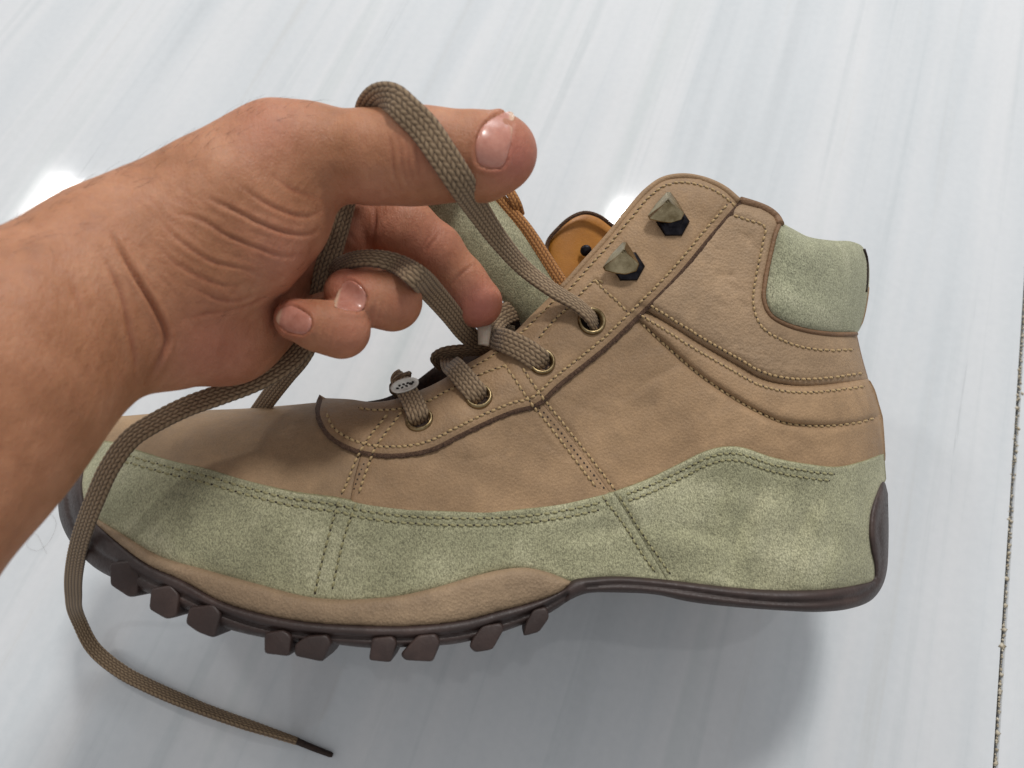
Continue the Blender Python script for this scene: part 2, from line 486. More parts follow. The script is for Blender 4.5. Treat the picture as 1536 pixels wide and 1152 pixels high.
def S_mid(P):
    """mirror a lateral point to the medial side"""
    d = DM - (P - C0) @ NAX
    return P + 2 * d[..., None] * NAX

CARVE = []          # (polyline px, depth m, half-width px)
def carve(P):
    o = np.zeros(len(P))
    lo, hi = P.min(0) - 20, P.max(0) + 20
    for line, dep, w in CARVE:
        L = np.asarray(line)
        if (L.max(0) < lo).any() or (L.min(0) > hi).any(): continue
        near = np.where((P[:, 0] > L[:, 0].min() - 4 * w) & (P[:, 0] < L[:, 0].max() + 4 * w) & (P[:, 1] > L[:, 1].min() - 4 * w) & (P[:, 1] < L[:, 1].max() + 4 * w))[0]
        if len(near) == 0: continue
        d = dist_line(P[near], L[::2] if len(L) > 6 else L)
        o[near] -= dep * np.exp(-(d / w) ** 2)
    return o

def wob(P, sc, amp, seed):
    """low soft unevenness, sum of sines"""
    r = np.random.default_rng(seed); o = np.zeros(len(P))
    for _ in range(7):
        k = r.normal(0, 1, 2) / sc; o += np.sin(P @ k + r.uniform(0, 6.3))
    return o * amp / 3.0

def panel(name, poly, off, mat, parent, edge_mat=None, puff=0.0, puffR=40.0, edge=3.0, skirt=2.2, flare=2.0, step=3.4, edge_round=0.35, uneven=0.00025, fn=None, rawtest=None):
    """a piece of leather laid on the boot: its own thickness, rounded rim and raw cut edge"""
    poly = np.asarray(poly, float)
    if np.linalg.norm(poly[0] - poly[-1]) < 1e-6: poly = poly[:-1]
    P, T, loop = fill(poly, step)
    bd = dist_line(P, np.vstack([P[loop], P[loop[:1]]]))
    o = off - edge_round * 1e-3 * np.exp(-(bd / edge) ** 2)
    if puff: o = o + puff * _roll(bd, puffR, 2.0)
    o = o + carve(P) + wob(P, 22, uneven, len(P)) * np.clip(bd / 12, 0, 1)
    if fn is not None: o = o + fn(P, bd)
    V = S(P[:, 0], P[:, 1], o)
    n0 = len(V)
    # rim: ring pushed outward and down
    L = P[loop]; tn = np.roll(L, -1, 0) - np.roll(L, 1, 0); tn /= np.linalg.norm(tn, axis=1)[:, None] + 1e-9
    nrm = np.stack([-tn[:, 1], tn[:, 0]], 1)
    test = inside(L + nrm * 1.5, poly)
    if test.mean() > 0.5: nrm = -nrm
    if rawtest is not None:
        rawm = rawtest(L); flare = np.where(rawm, flare, 1.0)
    else: rawm = np.ones(len(L), bool); flare = np.full(len(L), flare)
    j = 1 + 0.14 * np.sin(np.arange(len(L)) * 1.7) * np.sin(np.arange(len(L)) * 0.61)
    L1 = L + nrm * (flare * j)[:, None]; L2 = L + nrm * (flare * 1.15)[:, None]
    o1 = o[loop] - 0.55e-3
    V = np.vstack([V, S(L1[:, 0], L1[:, 1], o1), S(L2[:, 0], L2[:, 1], o[loop] - skirt * 1e-3)])
    m = len(loop); F = T.tolist()
    fm = [0] * len(F)
    for a in range(m):
        b = (a + 1) % m
        F.append((loop[b], loop[a], n0 + a, n0 + b)); fm.append(1 if rawm[a] else 0)
        F.append((n0 + b, n0 + a, n0 + m + a, n0 + m + b)); fm.append(1 if rawm[a] else 0)
    F = [tuple(int(i) for i in f) for f in F]
    PANELS.append((V, F))
    return mesh_obj(name, V, F, None, parent, [mat, edge_mat or mat], fm)
PANELS = []

def slab(name, poly, off, mat, parent, step=5.0, fn=None, rim=1.2):
    """a piece that runs through from the lateral to the medial side (sole, midsole)"""
    P, T, loop = fill(np.asarray(poly, float), step)
    bd = dist_line(P, np.vstack([P[loop], P[loop[:1]]]))
    o = off - rim * 1e-3 * np.exp(-(bd / 4.0) ** 2) + carve(P)
    if fn is not None: o = o + fn(P, bd)
    V1 = S(P[:, 0], P[:, 1], o)
    V2 = S_mid(V1)
    n = len(V1); F = [tuple(map(int, t)) for t in T] + [tuple(int(i) + n for i in t[::-1]) for t in T]
    m = len(loop); K = 7
    rows = [loop]
    Vs = [V1, V2]; base = 2 * n
    for k in range(1, K):
        a = k / K
        Vs.append(V1[loop] * (1 - a) + V2[loop] * a); rows.append(np.arange(base, base + m)); base += m
    rows.append(loop + n)
    for k in range(K):
        A, Bq = rows[k], rows[k + 1]
        for i in range(m):
            j = (i + 1) % m
            F.append((int(A[j]), int(A[i]), int(Bq[i]), int(Bq[j])))
    return mesh_obj(name, np.vstack(Vs), F, mat, parent)

def tube(name, C, r, mat, parent, sides=10, flat=1.0, nrm=None, cap=True):
    """tube along 3-D points C (n,3), radius r (scalar or n)"""
    C = np.asarray(C, float); n = len(C); r = np.broadcast_to(np.asarray(r, float), (n,))
    T = np.gradient(C, axis=0); T /= np.linalg.norm(T, axis=1)[:, None] + 1e-12
    N = np.tile(-NAX, (n, 1)) if nrm is None else nrm
    N = N - (N * T).sum(1)[:, None] * T; N /= np.linalg.norm(N, axis=1)[:, None] + 1e-12
    Bn = np.cross(T, N)
    a = np.linspace(0, 2 * np.pi, sides, endpoint=False)
    V = C[:, None] + r[:, None, None] * (np.cos(a)[None, :, None] * Bn[:, None] + flat * np.sin(a)[None, :, None] * N[:, None])
    V = V.reshape(-1, 3); F = []
    for i in range(n - 1):
        for k in range(sides):
            l = (k + 1) % sides
            F.append((i * sides + k, i * sides + l, (i + 1) * sides + l, (i + 1) * sides + k))
    if cap:
        F.append(tuple(range(sides))[::-1]); F.append(tuple((n - 1) * sides + k for k in range(sides)))
    return mesh_obj(name, V, F, mat, parent)

# ================================================================== SETTING: the tiled floor
def dirxy(a, b): return np.array([a * math.cos(VEIN_AZ) + b * math.sin(VEIN_AZ), -a * math.sin(VEIN_AZ) + b * math.cos(VEIN_AZ)])
g0 = onfloor(1536, 470)[:2]; g1 = onfloor(1493, 1152)[:2]
gd = (g0 - g1) / np.linalg.norm(g0 - g1); gp = np.array([gd[1], -gd[0]])      # along / right of the joint
def quad_slab(name, c, z0, z1, mat, parent, bev=0.0007):
    c = np.array(c); ctr = c.mean(0); V = []; 
    for z, s in ((z0, 0), (z1 - bev, 0), (z1, bev)):
        for p in c:
            d = ctr - p; d = d / np.linalg.norm(d); V.append((*(p + d * s * 1.4), z))
    F = [(3, 2, 1, 0)]
    for k in range(2):
        for i in range(4):
            j = (i + 1) % 4; F.append((k * 4 + i, k * 4 + j, k * 4 + 4 + j, k * 4 + 4 + i))
    F.append((8, 9, 10, 11))
    return mesh_obj(name, V, F, mat, parent, smooth=False)
org = g1 - gd * 0.35
def fp(a, b): return org + gp * a + gd * b
floor = quad_slab('floor', [fp(-2.5, -1.6), fp(1.7, -1.6), fp(1.7, 3.4), fp(-2.5, 3.4)], -0.02, -0.0022, M['grout'], None)
tag(floor, kind='structure')
marA, marB = _marble(0.0), _marble(3.1)
gw = 0.0006
quad_slab('tile', [fp(-0.80, -0.25), fp(-gw, -0.25), fp(-gw, 1.35), fp(-0.80, 1.35)], -0.012, 0.0, marA, floor)
quad_slab('tile', [fp(gw, -0.25), fp(0.80, -0.25), fp(0.80, 1.35), fp(gw, 1.35)], -0.012, 0.0, marB, floor)
quad_slab('tile', [fp(-1.60, -0.25), fp(-0.80 - 2 * gw, -0.25), fp(-0.80 - 2 * gw, 1.35), fp(-1.60, 1.35)], -0.012, 0.0, marB, floor)
# crumbling filler that has squeezed out of the joint
Vg = []; Fg = []
L = np.linspace(0, 1, 240)
for q, (a, b) in enumerate(((0.25, 0.72),)):
    pass
pts = []
for s in np.linspace(0.34, 0.86, 240):
    c = fp(0, s)
    amt = 0.18 + 1.3 * np.exp(-((s - 0.50) / 0.05) ** 2) + 0.5 * np.exp(-((s - 0.62) / 0.03) ** 2)
    for _ in range(3):
        off = rng.normal(0, 0.0006 * amt); rr = abs(rng.normal(0, 0.00042)) + 0.00022
        pts.append((*(c + gp * off + gd * rng.normal(0, 0.001)), rr))
for (x, y, rr) in pts:
    b = len(Vg)
    J = rng.uniform(0.6, 1.4, 6)
    for k, d in enumerate(((1, 0, 0), (0, 1, 0), (-1, 0, 0), (0, -1, 0), (0, 0, 0.7), (0, 0, -0.7))):
        Vg.append((x + d[0] * rr * J[k], y + d[1] * rr * J[k], rr * 0.25 - 0.0003 + d[2] * rr * J[k]))
    Fg += [(b, b + 1, b + 4), (b + 1, b + 2, b + 4), (b + 2, b + 3, b + 4), (b + 3, b, b + 4), (b + 1, b, b + 5), (b + 2, b + 1, b + 5), (b + 3, b + 2, b + 5), (b, b + 3, b + 5)]
cr_ = NT('pale_grout_crumbs'); crm = cr_.set(cr_.ramp(cr_.noise(500, 3), [(0.35, lin(150, 138, 116)), (0.7, lin(206, 198, 180))]), 0.95)
tag(mesh_obj('grout_crumbs', Vg, Fg, crm, floor), kind='stuff')

# ================================================================== BOOT
boot = empty('hiking_boot', 'tan leather hiking boot with green suede trim lying on its side on the marble floor', 'boot')

# outlines traced in photo pixels --------------------------------------------------
sude_top = spl([(118, 668), (140, 664), (165, 664), (193, 673), (255, 691), (310, 704), (365, 720), (437, 738), (509, 748), (549, 757), (604, 764), (695, 768), (768, 766), (841, 757), (907, 742), (921, 738)])
sude_bot = spl([(118, 756), (130, 770), (153, 786), (182, 804), (237, 837), (310, 859), (383, 879), (456, 897), (510, 902), (560, 900), (604, 895), (659, 882), (713, 866), (757, 856), (790, 854), (823, 861), (859, 873), (895, 869), (930, 868), (1001, 873)])
seam2 = spl([(921, 738), (942, 772), (961, 804), (981, 836), (1003, 873)])
heel_top = spl([(921, 738), (965, 722), (1018, 697), (1057, 678), (1085, 671), (1113, 672), (1159, 687), (1212, 697), (1257, 701), (1296, 692), (1325, 681)])
heel_bot = spl([(1001, 873), (1043, 878), (1106, 885), (1176, 889), (1247, 887), (1290, 880), (1312, 872)])
heel_cup = spl([(1312, 872), (1315, 850), (1310, 825), (1307, 800), (1309, 770), (1317, 743), (1328, 718)])
welt_bot = spl([(124, 770), (153, 797), (219, 848), (273, 873), (328, 903), (383, 921), (456, 935), (549, 941), (622, 941), (695, 933), (750, 919), (805, 904), (841, 890), (858, 876)])
sole_low = spl([(86, 740), (90, 779), (107, 815), (140, 850), (180, 872), (219, 888), (281, 914), (335, 941), (394, 956), (440, 962), (495, 966), (557, 972), (620, 970), (680, 966), (727, 956), (770, 942), (820, 922), (859, 898), (881, 890), (930, 889), (983, 892), (1036, 903), (1106, 911), (1176, 916), (1229, 918), (1275, 913), (1306, 901), (1322, 882), (1330, 858), (1333, 806), (1332, 740)])
eye_low = spl([(484, 598), (480, 620), (493, 648), (520, 667), (562, 679), (608, 679), (647, 671), (692, 649), (738, 627), (771, 614), (803, 605), (836, 576), (880, 541), (908, 518), (961, 467), (1015, 412), (1065, 352), (1110, 300)])
eye_top = spl([(1110, 300), (1090, 283), (1072, 273), (1048, 265), (1022, 262), (994, 267), (968, 285), (943, 313), (908, 356), (872, 396), (847, 424), (800, 471), (771, 500), (732, 529), (692, 552), (663, 571), (634, 585), (600, 598), (560, 604), (525, 600), (484, 598)])
pad_left = spl([(1170, 334), (1163, 352), (1158, 372), (1148, 421), (1146, 449), (1155, 471), (1176, 485), (1212, 496), (1250, 501), (1284, 501)])
pad_right = spl([(1284, 501), (1292, 486), (1299, 457), (1303, 417), (1301, 388), (1292, 370), (1275, 363), (1250, 362), (1212, 356), (1190, 345), (1170, 334)])
col_top = spl([(1110, 298), (1130, 304), (1150, 312), (1163, 322), (1170, 334)])
fold = spl([(961, 460), (1000, 484), (1051, 516), (1105, 547), (1144, 568), (1187, 577), (1230, 577), (1301, 568)])
band_low = spl([(952, 476), (1001, 521), (1051, 564), (1105, 600), (1141, 620), (1176, 634), (1229, 639), (1282, 635), (1322, 624)])
back_a = spl([(1284, 501), (1287, 515), (1293, 540), (1301, 568)])
back_b = spl([(1301, 568), (1310, 585), (1316, 605), (1322, 626)])
back_c = spl([(1322, 626), (1324, 650), (1326, 683)])
vamp_top = spl([(140, 648), (150, 636), (165, 628), (200, 624), (292, 617), (365, 614), (419, 610), (484, 604)])
toe_edge = spl([(118, 700), (122, 680), (134, 658), (146, 640)])

# stitch rows -----------------------------------------------------------------------
ROWS = []
def row(line, mat, pitch=10.0, carve_d=0.00040, w=4.2, off=0.0008, thick=0.00042):
    CARVE.append((line, carve_d, w)); ROWS.append((line, mat, pitch, off, thick))
def sub(line, a, b):
    n = len(line); return line[int(a * n):max(int(a * n) + 2, int(b * n))]
eyeTopRow = offs(eye_top, 12)           # runs right to left, so left of travel is below
r_top = eyeTopRow[(eyeTopRow[:, 0] > 835)]
row(r_top, 'thread', 9.5, off=0.0020)
row(spl([(905, 424), (893, 421), (880, 432), (852, 461), (830, 482), (808, 508)]), 'thread', 9.5, off=0.0020)
row(spl([(893, 421), (905, 434), (925, 452), (943, 470)]), 'thread', 9.5, off=0.0020)
row(spl([(838, 445), (790, 492), (770, 510), (735, 536), (700, 557)]), 'thread', 9.5, off=0.0020)
row(spl([(760, 548), (735, 556), (708, 568), (668, 588), (640, 603), (610, 612), (560, 615), (530, 610)]), 'thread', 9.5, off=0.0020)
lowRow = offs(eye_low, 10)
row(lowRow[(lowRow[:, 0] > 484)][6:-3], 'thread', 9.0, off=0.0020)
# seam bands
row(spl([(580, 622), (560, 648), (543, 672), (530, 700), (520, 725), (510, 746)]), 'thread', 10, off=0.0014)
row(spl([(603, 618), (582, 645), (562, 674), (552, 700), (544, 722), (536, 748)]), 'thread', 10, off=0.0014)
row(spl([(548, 690), (538, 715), (529, 740)]), 'hole', 8, off=0.0011, thick=0.0003)
row(spl([(508, 752), (495, 797), (481, 851), (472, 892)]), 'thread_green', 12, off=0.0018)
row(spl([(534, 756), (519, 797), (507, 844), (497, 892)]), 'thread_green', 12, off=0.0018)
row(spl([(756, 546), (775, 573), (793, 600), (829, 645), (865, 693), (899, 738)]), 'thread', 10, off=0.0014)
row(spl([(784, 552), (800, 577), (818, 602), (850, 642), (888, 690), (925, 738)]), 'thread', 10, off=0.0014)
row(spl([(806, 608), (838, 645), (874, 692), (910, 738)]), 'hole', 8, off=0.0011, thick=0.0003)
row(spl([(903, 744), (936, 788), (969, 840), (988, 864)]), 'thread_green', 10, off=0.0018)
row(spl([(929, 744), (958, 792), (988, 836), (1010, 868)]), 'thread_green', 10, off=0.0021)
# suede top edges, two rows each
def clipx(l, a, b): return l[(l[:, 0] > a) & (l[:, 0] < b)]
row(clipx(offs(sude_top, -10), 185, 905), 'thread_green', 12.5, off=0.0018)
row(clipx(offs(sude_top, -20), 185, 905), 'thread_green', 12.5, off=0.0018)
row(clipx(offs(heel_top, -10), 936, 1262), 'thread_green', 10, off=0.0021)
row(clipx(offs(heel_top, -20), 940, 1250), 'thread_green', 10, off=0.0021)
# collar rows
row(clipx(offs(fold, 9), 975, 1300), 'thread', 8.5, off=0.0017)
row(clipx(offs(fold, -11), 962, 1304), 'thread', 8.5, off=0.0017)
row(clipx(band_low, 962, 1319), 'thread', 9.5, off=0.0016)
padRow = spl([(1101, 324), (1125, 331), (1147, 341), (1144, 365), (1137, 399), (1130, 440), (1131, 464), (1144, 492), (1187, 516), (1230, 525), (1288, 524)])
row(padRow, 'thread', 9.0, off=0.0018)
CARVE.append((fold, 0.0011, 6.5))
CARVE.append((sub(band_low, 0, 1), 0.0007, 6))
# soft creases in the leather at the ankle
for _ in range(16):
    x = rng.uniform(1060, 1140); y = rng.uniform(340, 470); a = rng.uniform(-0.3, 0.9); l = rng.uniform(10, 28)
    CARVE.append((spl([(x, y), (x + l * .5 * math.cos(a), y + l * .5 * math.sin(a) + rng.normal(0, 2)), (x + l * math.cos(a), y + l * math.sin(a))]), rng.uniform(0.0001, 0.00028), rng.uniform(3, 6)))
for (x, y, a, l, d) in ((800, 640, 0.75, 70, .0003), (822, 636, 0.9, 60, .0003), (770, 640, .5, 60, .0002), (930, 600, -.6, 70, .0002), (960, 575, -.5, 80, .0002), (850, 600, .35, 60, .0002), (1190, 660, .15, 60, .0002), (690, 690, -.2, 60, .0002)):
    CARVE.append((spl([(x, y), (x + l * .5 * math.cos(a), y + l * .5 * math.sin(a) + 4), (x + l * math.cos(a), y + l * math.sin(a))]), d, 6))

# the shell: medial side and what closes the boot under the outer pieces ----------------
sil = join(spl([(112, 760), (112, 700), (122, 680), (140, 650), (152, 636)]), vamp_top[6:], eye_top[::-1][4:], col_top, pad_right[::-1][2:], back_a, back_b, back_c, spl([(1326, 683), (1325, 760), (1320, 870)]),
           spl([(1320, 872), (1247, 880), (1106, 878), (1001, 868), (930, 865), (859, 866), (790, 860), (659, 882), (510, 905), (383, 885), (237, 842), (153, 792), (112, 760)]))
def shell():
    P, T, loop = fill(sil, 7.0)
    V1 = S(P[:, 0], P[:, 1], -0.0012); V2 = S_mid(V1); n = len(P)
    F = [tuple(map(int, t)) for t in T] + [tuple(int(i) + n for i in t[::-1]) for t in T]
    m = len(loop)
    for i in range(m):
        a, b = loop[i], loop[(i + 1) % m]
        pa = P[a]
        opening = (pa[0] > 500 and pa[1] < _yt(pa[0]) + 12)        # throat and collar stay open
        if not opening: F.append((int(b), int(a), int(a) + n, int(b) + n))
    return mesh_obj('shell', np.vstack([V1, V2]), F, M['leather'], boot)
shell()
def lining():
    poly = join(spl([(620, 640), (600, 604)]), eye_top[::-1][30:], col_top, spl([(1172, 338), (1195, 350), (1230, 362), (1262, 368), (1276, 380), (1278, 420), (1275, 501)]), spl([(1275, 501), (1270, 560), (1270, 640)]), spl([(1270, 640), (1100, 700), (900, 700), (700, 680), (620, 640)]))
    P, T, loop = fill(poly, 9.0)
    V1 = S(P[:, 0], P[:, 1], -0.0034); V2 = S_mid(V1); n = len(P)
    F = [tuple(int(i) for i in t[::-1]) for t in T] + [tuple(int(i) + n for i in t) for t in T]
    return mesh_obj('lining', np.vstack([V1, V2]), F, M['tan'], boot)
lining()

# leather pieces ------------------------------------------------------------------------
vamp = join(vamp_top, spl([(484, 604), (500, 650), (545, 676)]), spl([(545, 676), (533, 712), (523, 760), (500, 780)]), spl([(500, 780), (365, 740), (255, 712), (193, 693), (160, 676)]), spl([(160, 676), (150, 664), (152, 648), (140, 648)])[:-2])
panel('vamp', vamp, 0.0008, M['leather_vamp'], boot, M['raw'], rawtest=lambda L: L[:, 1] > 690)
side = join(spl([(545, 672), (600, 660), (690, 630), (800, 590)]), spl([(800, 590), (858, 660), (917, 742)]), spl([(917, 742), (900, 760), (768, 784), (604, 780), (523, 770)]), spl([(523, 770), (532, 720), (545, 672)]))
panel('side_panel', side, 0.0011, M['leather'], boot, M['raw'])
quarter = join(spl([(800, 590), (880, 530), (945, 470)]), spl([(945, 470), (1001, 516), (1051, 560), (1105, 596), (1176, 632), (1229, 637), (1282, 633), (1321, 624)]), back_c, spl([(1326, 690), (1257, 716), (1180, 712), (1113, 690), (1085, 688), (1018, 714), (921, 752)]), spl([(921, 752), (890, 708), (800, 590)]))
panel('quarter_panel', quarter, 0.0008, M['leather'], boot, M['leather'])
band = join(spl([(945, 458), (1000, 484), (1051, 516), (1105, 547), (1144, 568), (1187, 577), (1230, 577), (1301, 568)]), back_b, band_low[::-1], spl([(952, 476), (945, 458)]))
panel('heel_band', band, 0.0010, M['leather'], boot, M['leather'], puff=0.0011, puffR=20, edge_round=0.9, flare=1.0)
collar = join(spl([(945, 470), (1010, 405), (1060, 345), (1106, 296)]), col_top, pad_left, back_a, fold[::-1], spl([(961, 460), (945, 470)]))
panel('collar_panel', collar, 0.0010, M['leather_soft'], boot, M['binding'], puff=0.0012, puffR=26, edge_round=0.5, flare=1.2)
pad = join(pad_left, pad_right)
panel('collar_pad', pad, 0.0004, M['suede_pad'], boot, M['suede_pad'], puff=0.0046, puffR=42, edge_round=0.8, flare=1.0, uneven=0.0004)
tube('pad_piping', S(*offs(pad_left, 0).T, 0.0014), 0.00085, M['binding'], boot, 8)
tube('collar_binding', S(*(col_top + np.array([0, 3.5])).T, 0.0013), 0.0017, M['binding'], boot, 8)
eyestay = join(eye_low, eye_top)
eyelets = [(888, 481, 21), (813, 542, 20), (718, 594, 20.5), (629, 629, 21)]
def eyefn(P, bd):
    o = np.zeros(len(P))
    for x, y, r in eyelets:
        d = np.hypot(P[:, 0] - x, P[:, 1] - y); o -= 0.0042 * (d < r * 0.66); o -= 0.0004 * np.exp(-((d - r) / 6) ** 2)
    return o
panel('eyestay', eyestay, 0.0029, M['leather'], boot, M['raw'], flare=7.0, skirt=3.4, edge=5, edge_round=0.6, fn=eyefn, step=3.0, rawtest=lambda L: dist_line(L, eye_low) < 1.5)
# rolled rim along the free edge of the eyestay
rim = clipx(eye_top, 838, 1111) + np.array([0.0, 0.0])
tube('eyestay_rim', S(*offs(rim, 3).T, 0.0023), np.full(len(rim), 0.0013), M['leather'], boot, 8)

# suede pieces ---------------------------------------------------------------------------
rand = join(sude_top, seam2, sude_bot[::-1], spl([(118, 756), (112, 720), (118, 690), (118, 668)]))
panel('suede_rand', rand, 0.0016, M['suede'], boot, M['rawg'], flare=2.0, uneven=0.0005, puff=0.0003, puffR=24)
heelp = join(heel_top, spl([(1325, 681), (1328, 718)]), heel_cup[::-1], heel_bot[::-1], seam2[::-1])
panel('suede_heel', heelp, 0.0019, M['suede'], boot, M['rawg'], flare=1.2, uneven=0.0007, puff=0.0002, puffR=24)
toe = join(spl([(118, 672), (126, 668), (134, 655), (146, 640), (158, 630)]), spl([(158, 630), (152, 648), (156, 662), (168, 672)]), spl([(168, 672), (145, 690), (118, 700)]), spl([(118, 700), (118, 672)]))
panel('suede_toe', toe, 0.0014, M['suede'], boot, M['rawg'], step=3.0)

# midsole and outsole -------------------------------------------------------------------
weltp = join(spl([(126, 766), (153, 784), (182, 802), (237, 834), (310, 856), (383, 876), (456, 895), (510, 900), (560, 898), (604, 893), (659, 880), (713, 864), (757, 854), (790, 852), (823, 859), (858, 873)]), welt_bot[::-1])
slab('midsole_welt', weltp, 0.0036, M['welt'], boot, 4.0, fn=lambda P, bd: 0.0022 * _roll(bd, 20, 2.0), rim=0.4)
sole_up = spl([(86, 740), (96, 716), (112, 694), (122, 700), (121, 730), (128, 764), (153, 792), (219, 844), (273, 869), (328, 899), (383, 917), (456, 931), (549, 937), (622, 937), (695, 929), (750, 915), (805, 900), (841, 886), (860, 871), (895, 866), (930, 865), (1001, 870), (1043, 875), (1106, 882), (1176, 886), (1247, 884), (1290, 877), (1312, 870), (1314, 850), (1309, 825), (1306, 800), (1308, 770), (1316, 743), (1326, 722), (1332, 740)])
groove = spl([(100, 730), (106, 770), (122, 804), (155, 834), (219, 868), (273, 893), (328, 919), (383, 938), (456, 951), (549, 957), (622, 957), (695, 950), (750, 935), (805, 916), (850, 892)])
groove2 = spl([(880, 880), (930, 876), (1001, 882), (1106, 897), (1176, 903), (1247, 901), (1296, 890), (1318, 868), (1322, 830), (1318, 795), (1324, 760)])
CARVE.append((groove, 0.0024, 3.4)); CARVE.append((groove2, 0.0013, 3.0))
def solefn(P, bd):
    lower = np.clip((P[:, 1] - np.interp(P[:, 0], groove[:, 0], groove[:, 1])) / 6, 0, 1) * (P[:, 0] < 850)
    return 0.0013 * _roll(bd, 14, 2.0) - 0.0016 * lower
outsole = slab('outsole', join(sole_low, sole_up[::-1]), 0.0046, M['rubber'], boot, 3.4, fn=solefn, rim=0.8)
def lug(poly):
    """tread block: rounded block that runs in from the edge of the sole"""
    pp = np.array(poly, float); Q = np.vstack([np.linspace(pp[i], pp[(i + 1) % len(pp)], max(3, int(np.linalg.norm(pp[i] - pp[(i + 1) % len(pp)]) / 3)), endpoint=False) for i in range(len(pp))])
    sm = Q.copy()
    Q = Q.mean(0) + (Q - Q.mean(0)) * 1.12; sm = Q.copy()
    for _ in range(2): sm = (np.roll(sm, 1, 0) + 2 * sm + np.roll(sm, -1, 0)) / 4
    c = sm.mean(0); V = []; n = len(sm)
    hb = float(hn(np.array(c[0]), np.array(min(c[1], 930.0)))) + 0.0046
    def at(P2, h):
        r = ray(P2[:, 0], P2[:, 1]); return C0 + r * ((DM - h) / (r @ NAX))[:, None]
    top = at(sm, hb)
    def shr(Vv, s): return Vv.mean(0) + (Vv - Vv.mean(0)) * s
    rings = [shr(top, 0.84) - NAX * 0.0016, shr(top, 0.93) - NAX * 0.00145, shr(top, 0.985) - NAX * 0.0009, top - NAX * 0.0001, top + NAX * 0.002, shr(top, 0.98) + NAX * 0.014, shr(top, 0.9) + NAX * 0.022]
    F = []
    for R in rings: V.append(R)
    for k in range(len(rings) - 1):
        for i in range(n):
            j = (i + 1) % n; F.append((k * n + j, k * n + i, (k + 1) * n + i, (k + 1) * n + j))
    F.append(tuple(range(n))); F.append(tuple((len(rings) - 1) * n + i for i in range(n))[::-1])
    a = top[0] * 0
    return mesh_obj('lug', np.vstack(V), F, M['rubber'], outsole)
for poly in ([(170, 846), (200, 842), (211, 856), (208, 890), (196, 893), (170, 876)],
             [(231, 884), (258, 879), (270, 892), (266, 922), (252, 926), (228, 912)],
             [(288, 912), (322, 908), (332, 920), (322, 954), (300, 946), (283, 934)],
             [(400, 950), (426, 946), (437, 954), (434, 982), (400, 978)],
             [(446, 966), (462, 955), (490, 953), (496, 964), (484, 990), (446, 982)],
             [(560, 958), (588, 955), (594, 964), (586, 991), (556, 988)],
             [(604, 980), (628, 954), (652, 952), (658, 964), (648, 990), (610, 988)],
             [(712, 956), (724, 940), (750, 936), (754, 944), (738, 972), (714, 976), (706, 968)],
             [(790, 934), (800, 916), (818, 912), (822, 926), (808, 946), (786, 952)]):
    lug(poly)

# tongue -----------------------------------------------------------------------------------
def ribbon_sheet(name, A, B, mat, parent, thick, n=60, m=26, bulge=0.0, attrs=None, dispfn=None):
    """curved padded sheet between two 3-D edge lines"""
    A = np.asarray(A); B = np.asarray(B)
    u = np.linspace(0, 1, n)
    def rs(L):
        s = np.r_[0, np.cumsum(np.linalg.norm(np.diff(L, axis=0), axis=1))]; s /= s[-1]
        return np.stack([np.interp(u, s, L[:, k]) for k in range(3)], 1)
    A, B = rs(A), rs(B); V = []
    a = np.linspace(0, 2 * np.pi, 2 * m, endpoint=False)
    N = np.cross(B - A, np.gradient(A, axis=0)); N /= np.linalg.norm(N, axis=1)[:, None]
    if (N @ (-NAX)).mean() < 0: N = -N
    for i in range(n):
        w = 0.5 - 0.5 * np.sign(np.cos(a)) * np.abs(np.cos(a)) ** 0.7
        h = np.sign(np.sin(a)) * np.abs(np.sin(a)) ** 0.6 * thick / 2
        c = A[i] * (1 - w)[:, None] + B[i] * w[:, None] + N[i] * (h + bulge * np.sin(np.pi * w))[:, None]
        V.append(c)
    V = np.vstack(V); F = []; K = 2 * m
    for i in range(n - 1):
        for k in range(K):
            l = (k + 1) % K; F.append((i * K + k, i * K + l, (i + 1) * K + l, (i + 1) * K + k))
    F.append(tuple(range(K))[::-1]); F.append(tuple((n - 1) * K + k for k in range(K)))
    return mesh_obj(name, V, F, mat, parent)
def P3(rows, step=0.0015): return spl(np.array([D(np.array(float(x)), np.array(float(y)), np.array(float(d))) for x, y, d in rows]), step)
tA = P3([(596, 270, .288), (622, 306, .287), (673, 362, .287), (731, 430, .287), (772, 470, .288), (790, 510, .292)])
tB = P3([(712, 235, .300), (742, 288, .297), (790, 345, .294), (842, 424, .291), (862, 450, .290), (872, 480, .292)])
tongue = ribbon_sheet('tongue', tA, tB, M['suede_tongue'], boot, 0.0050, bulge=0.0035)

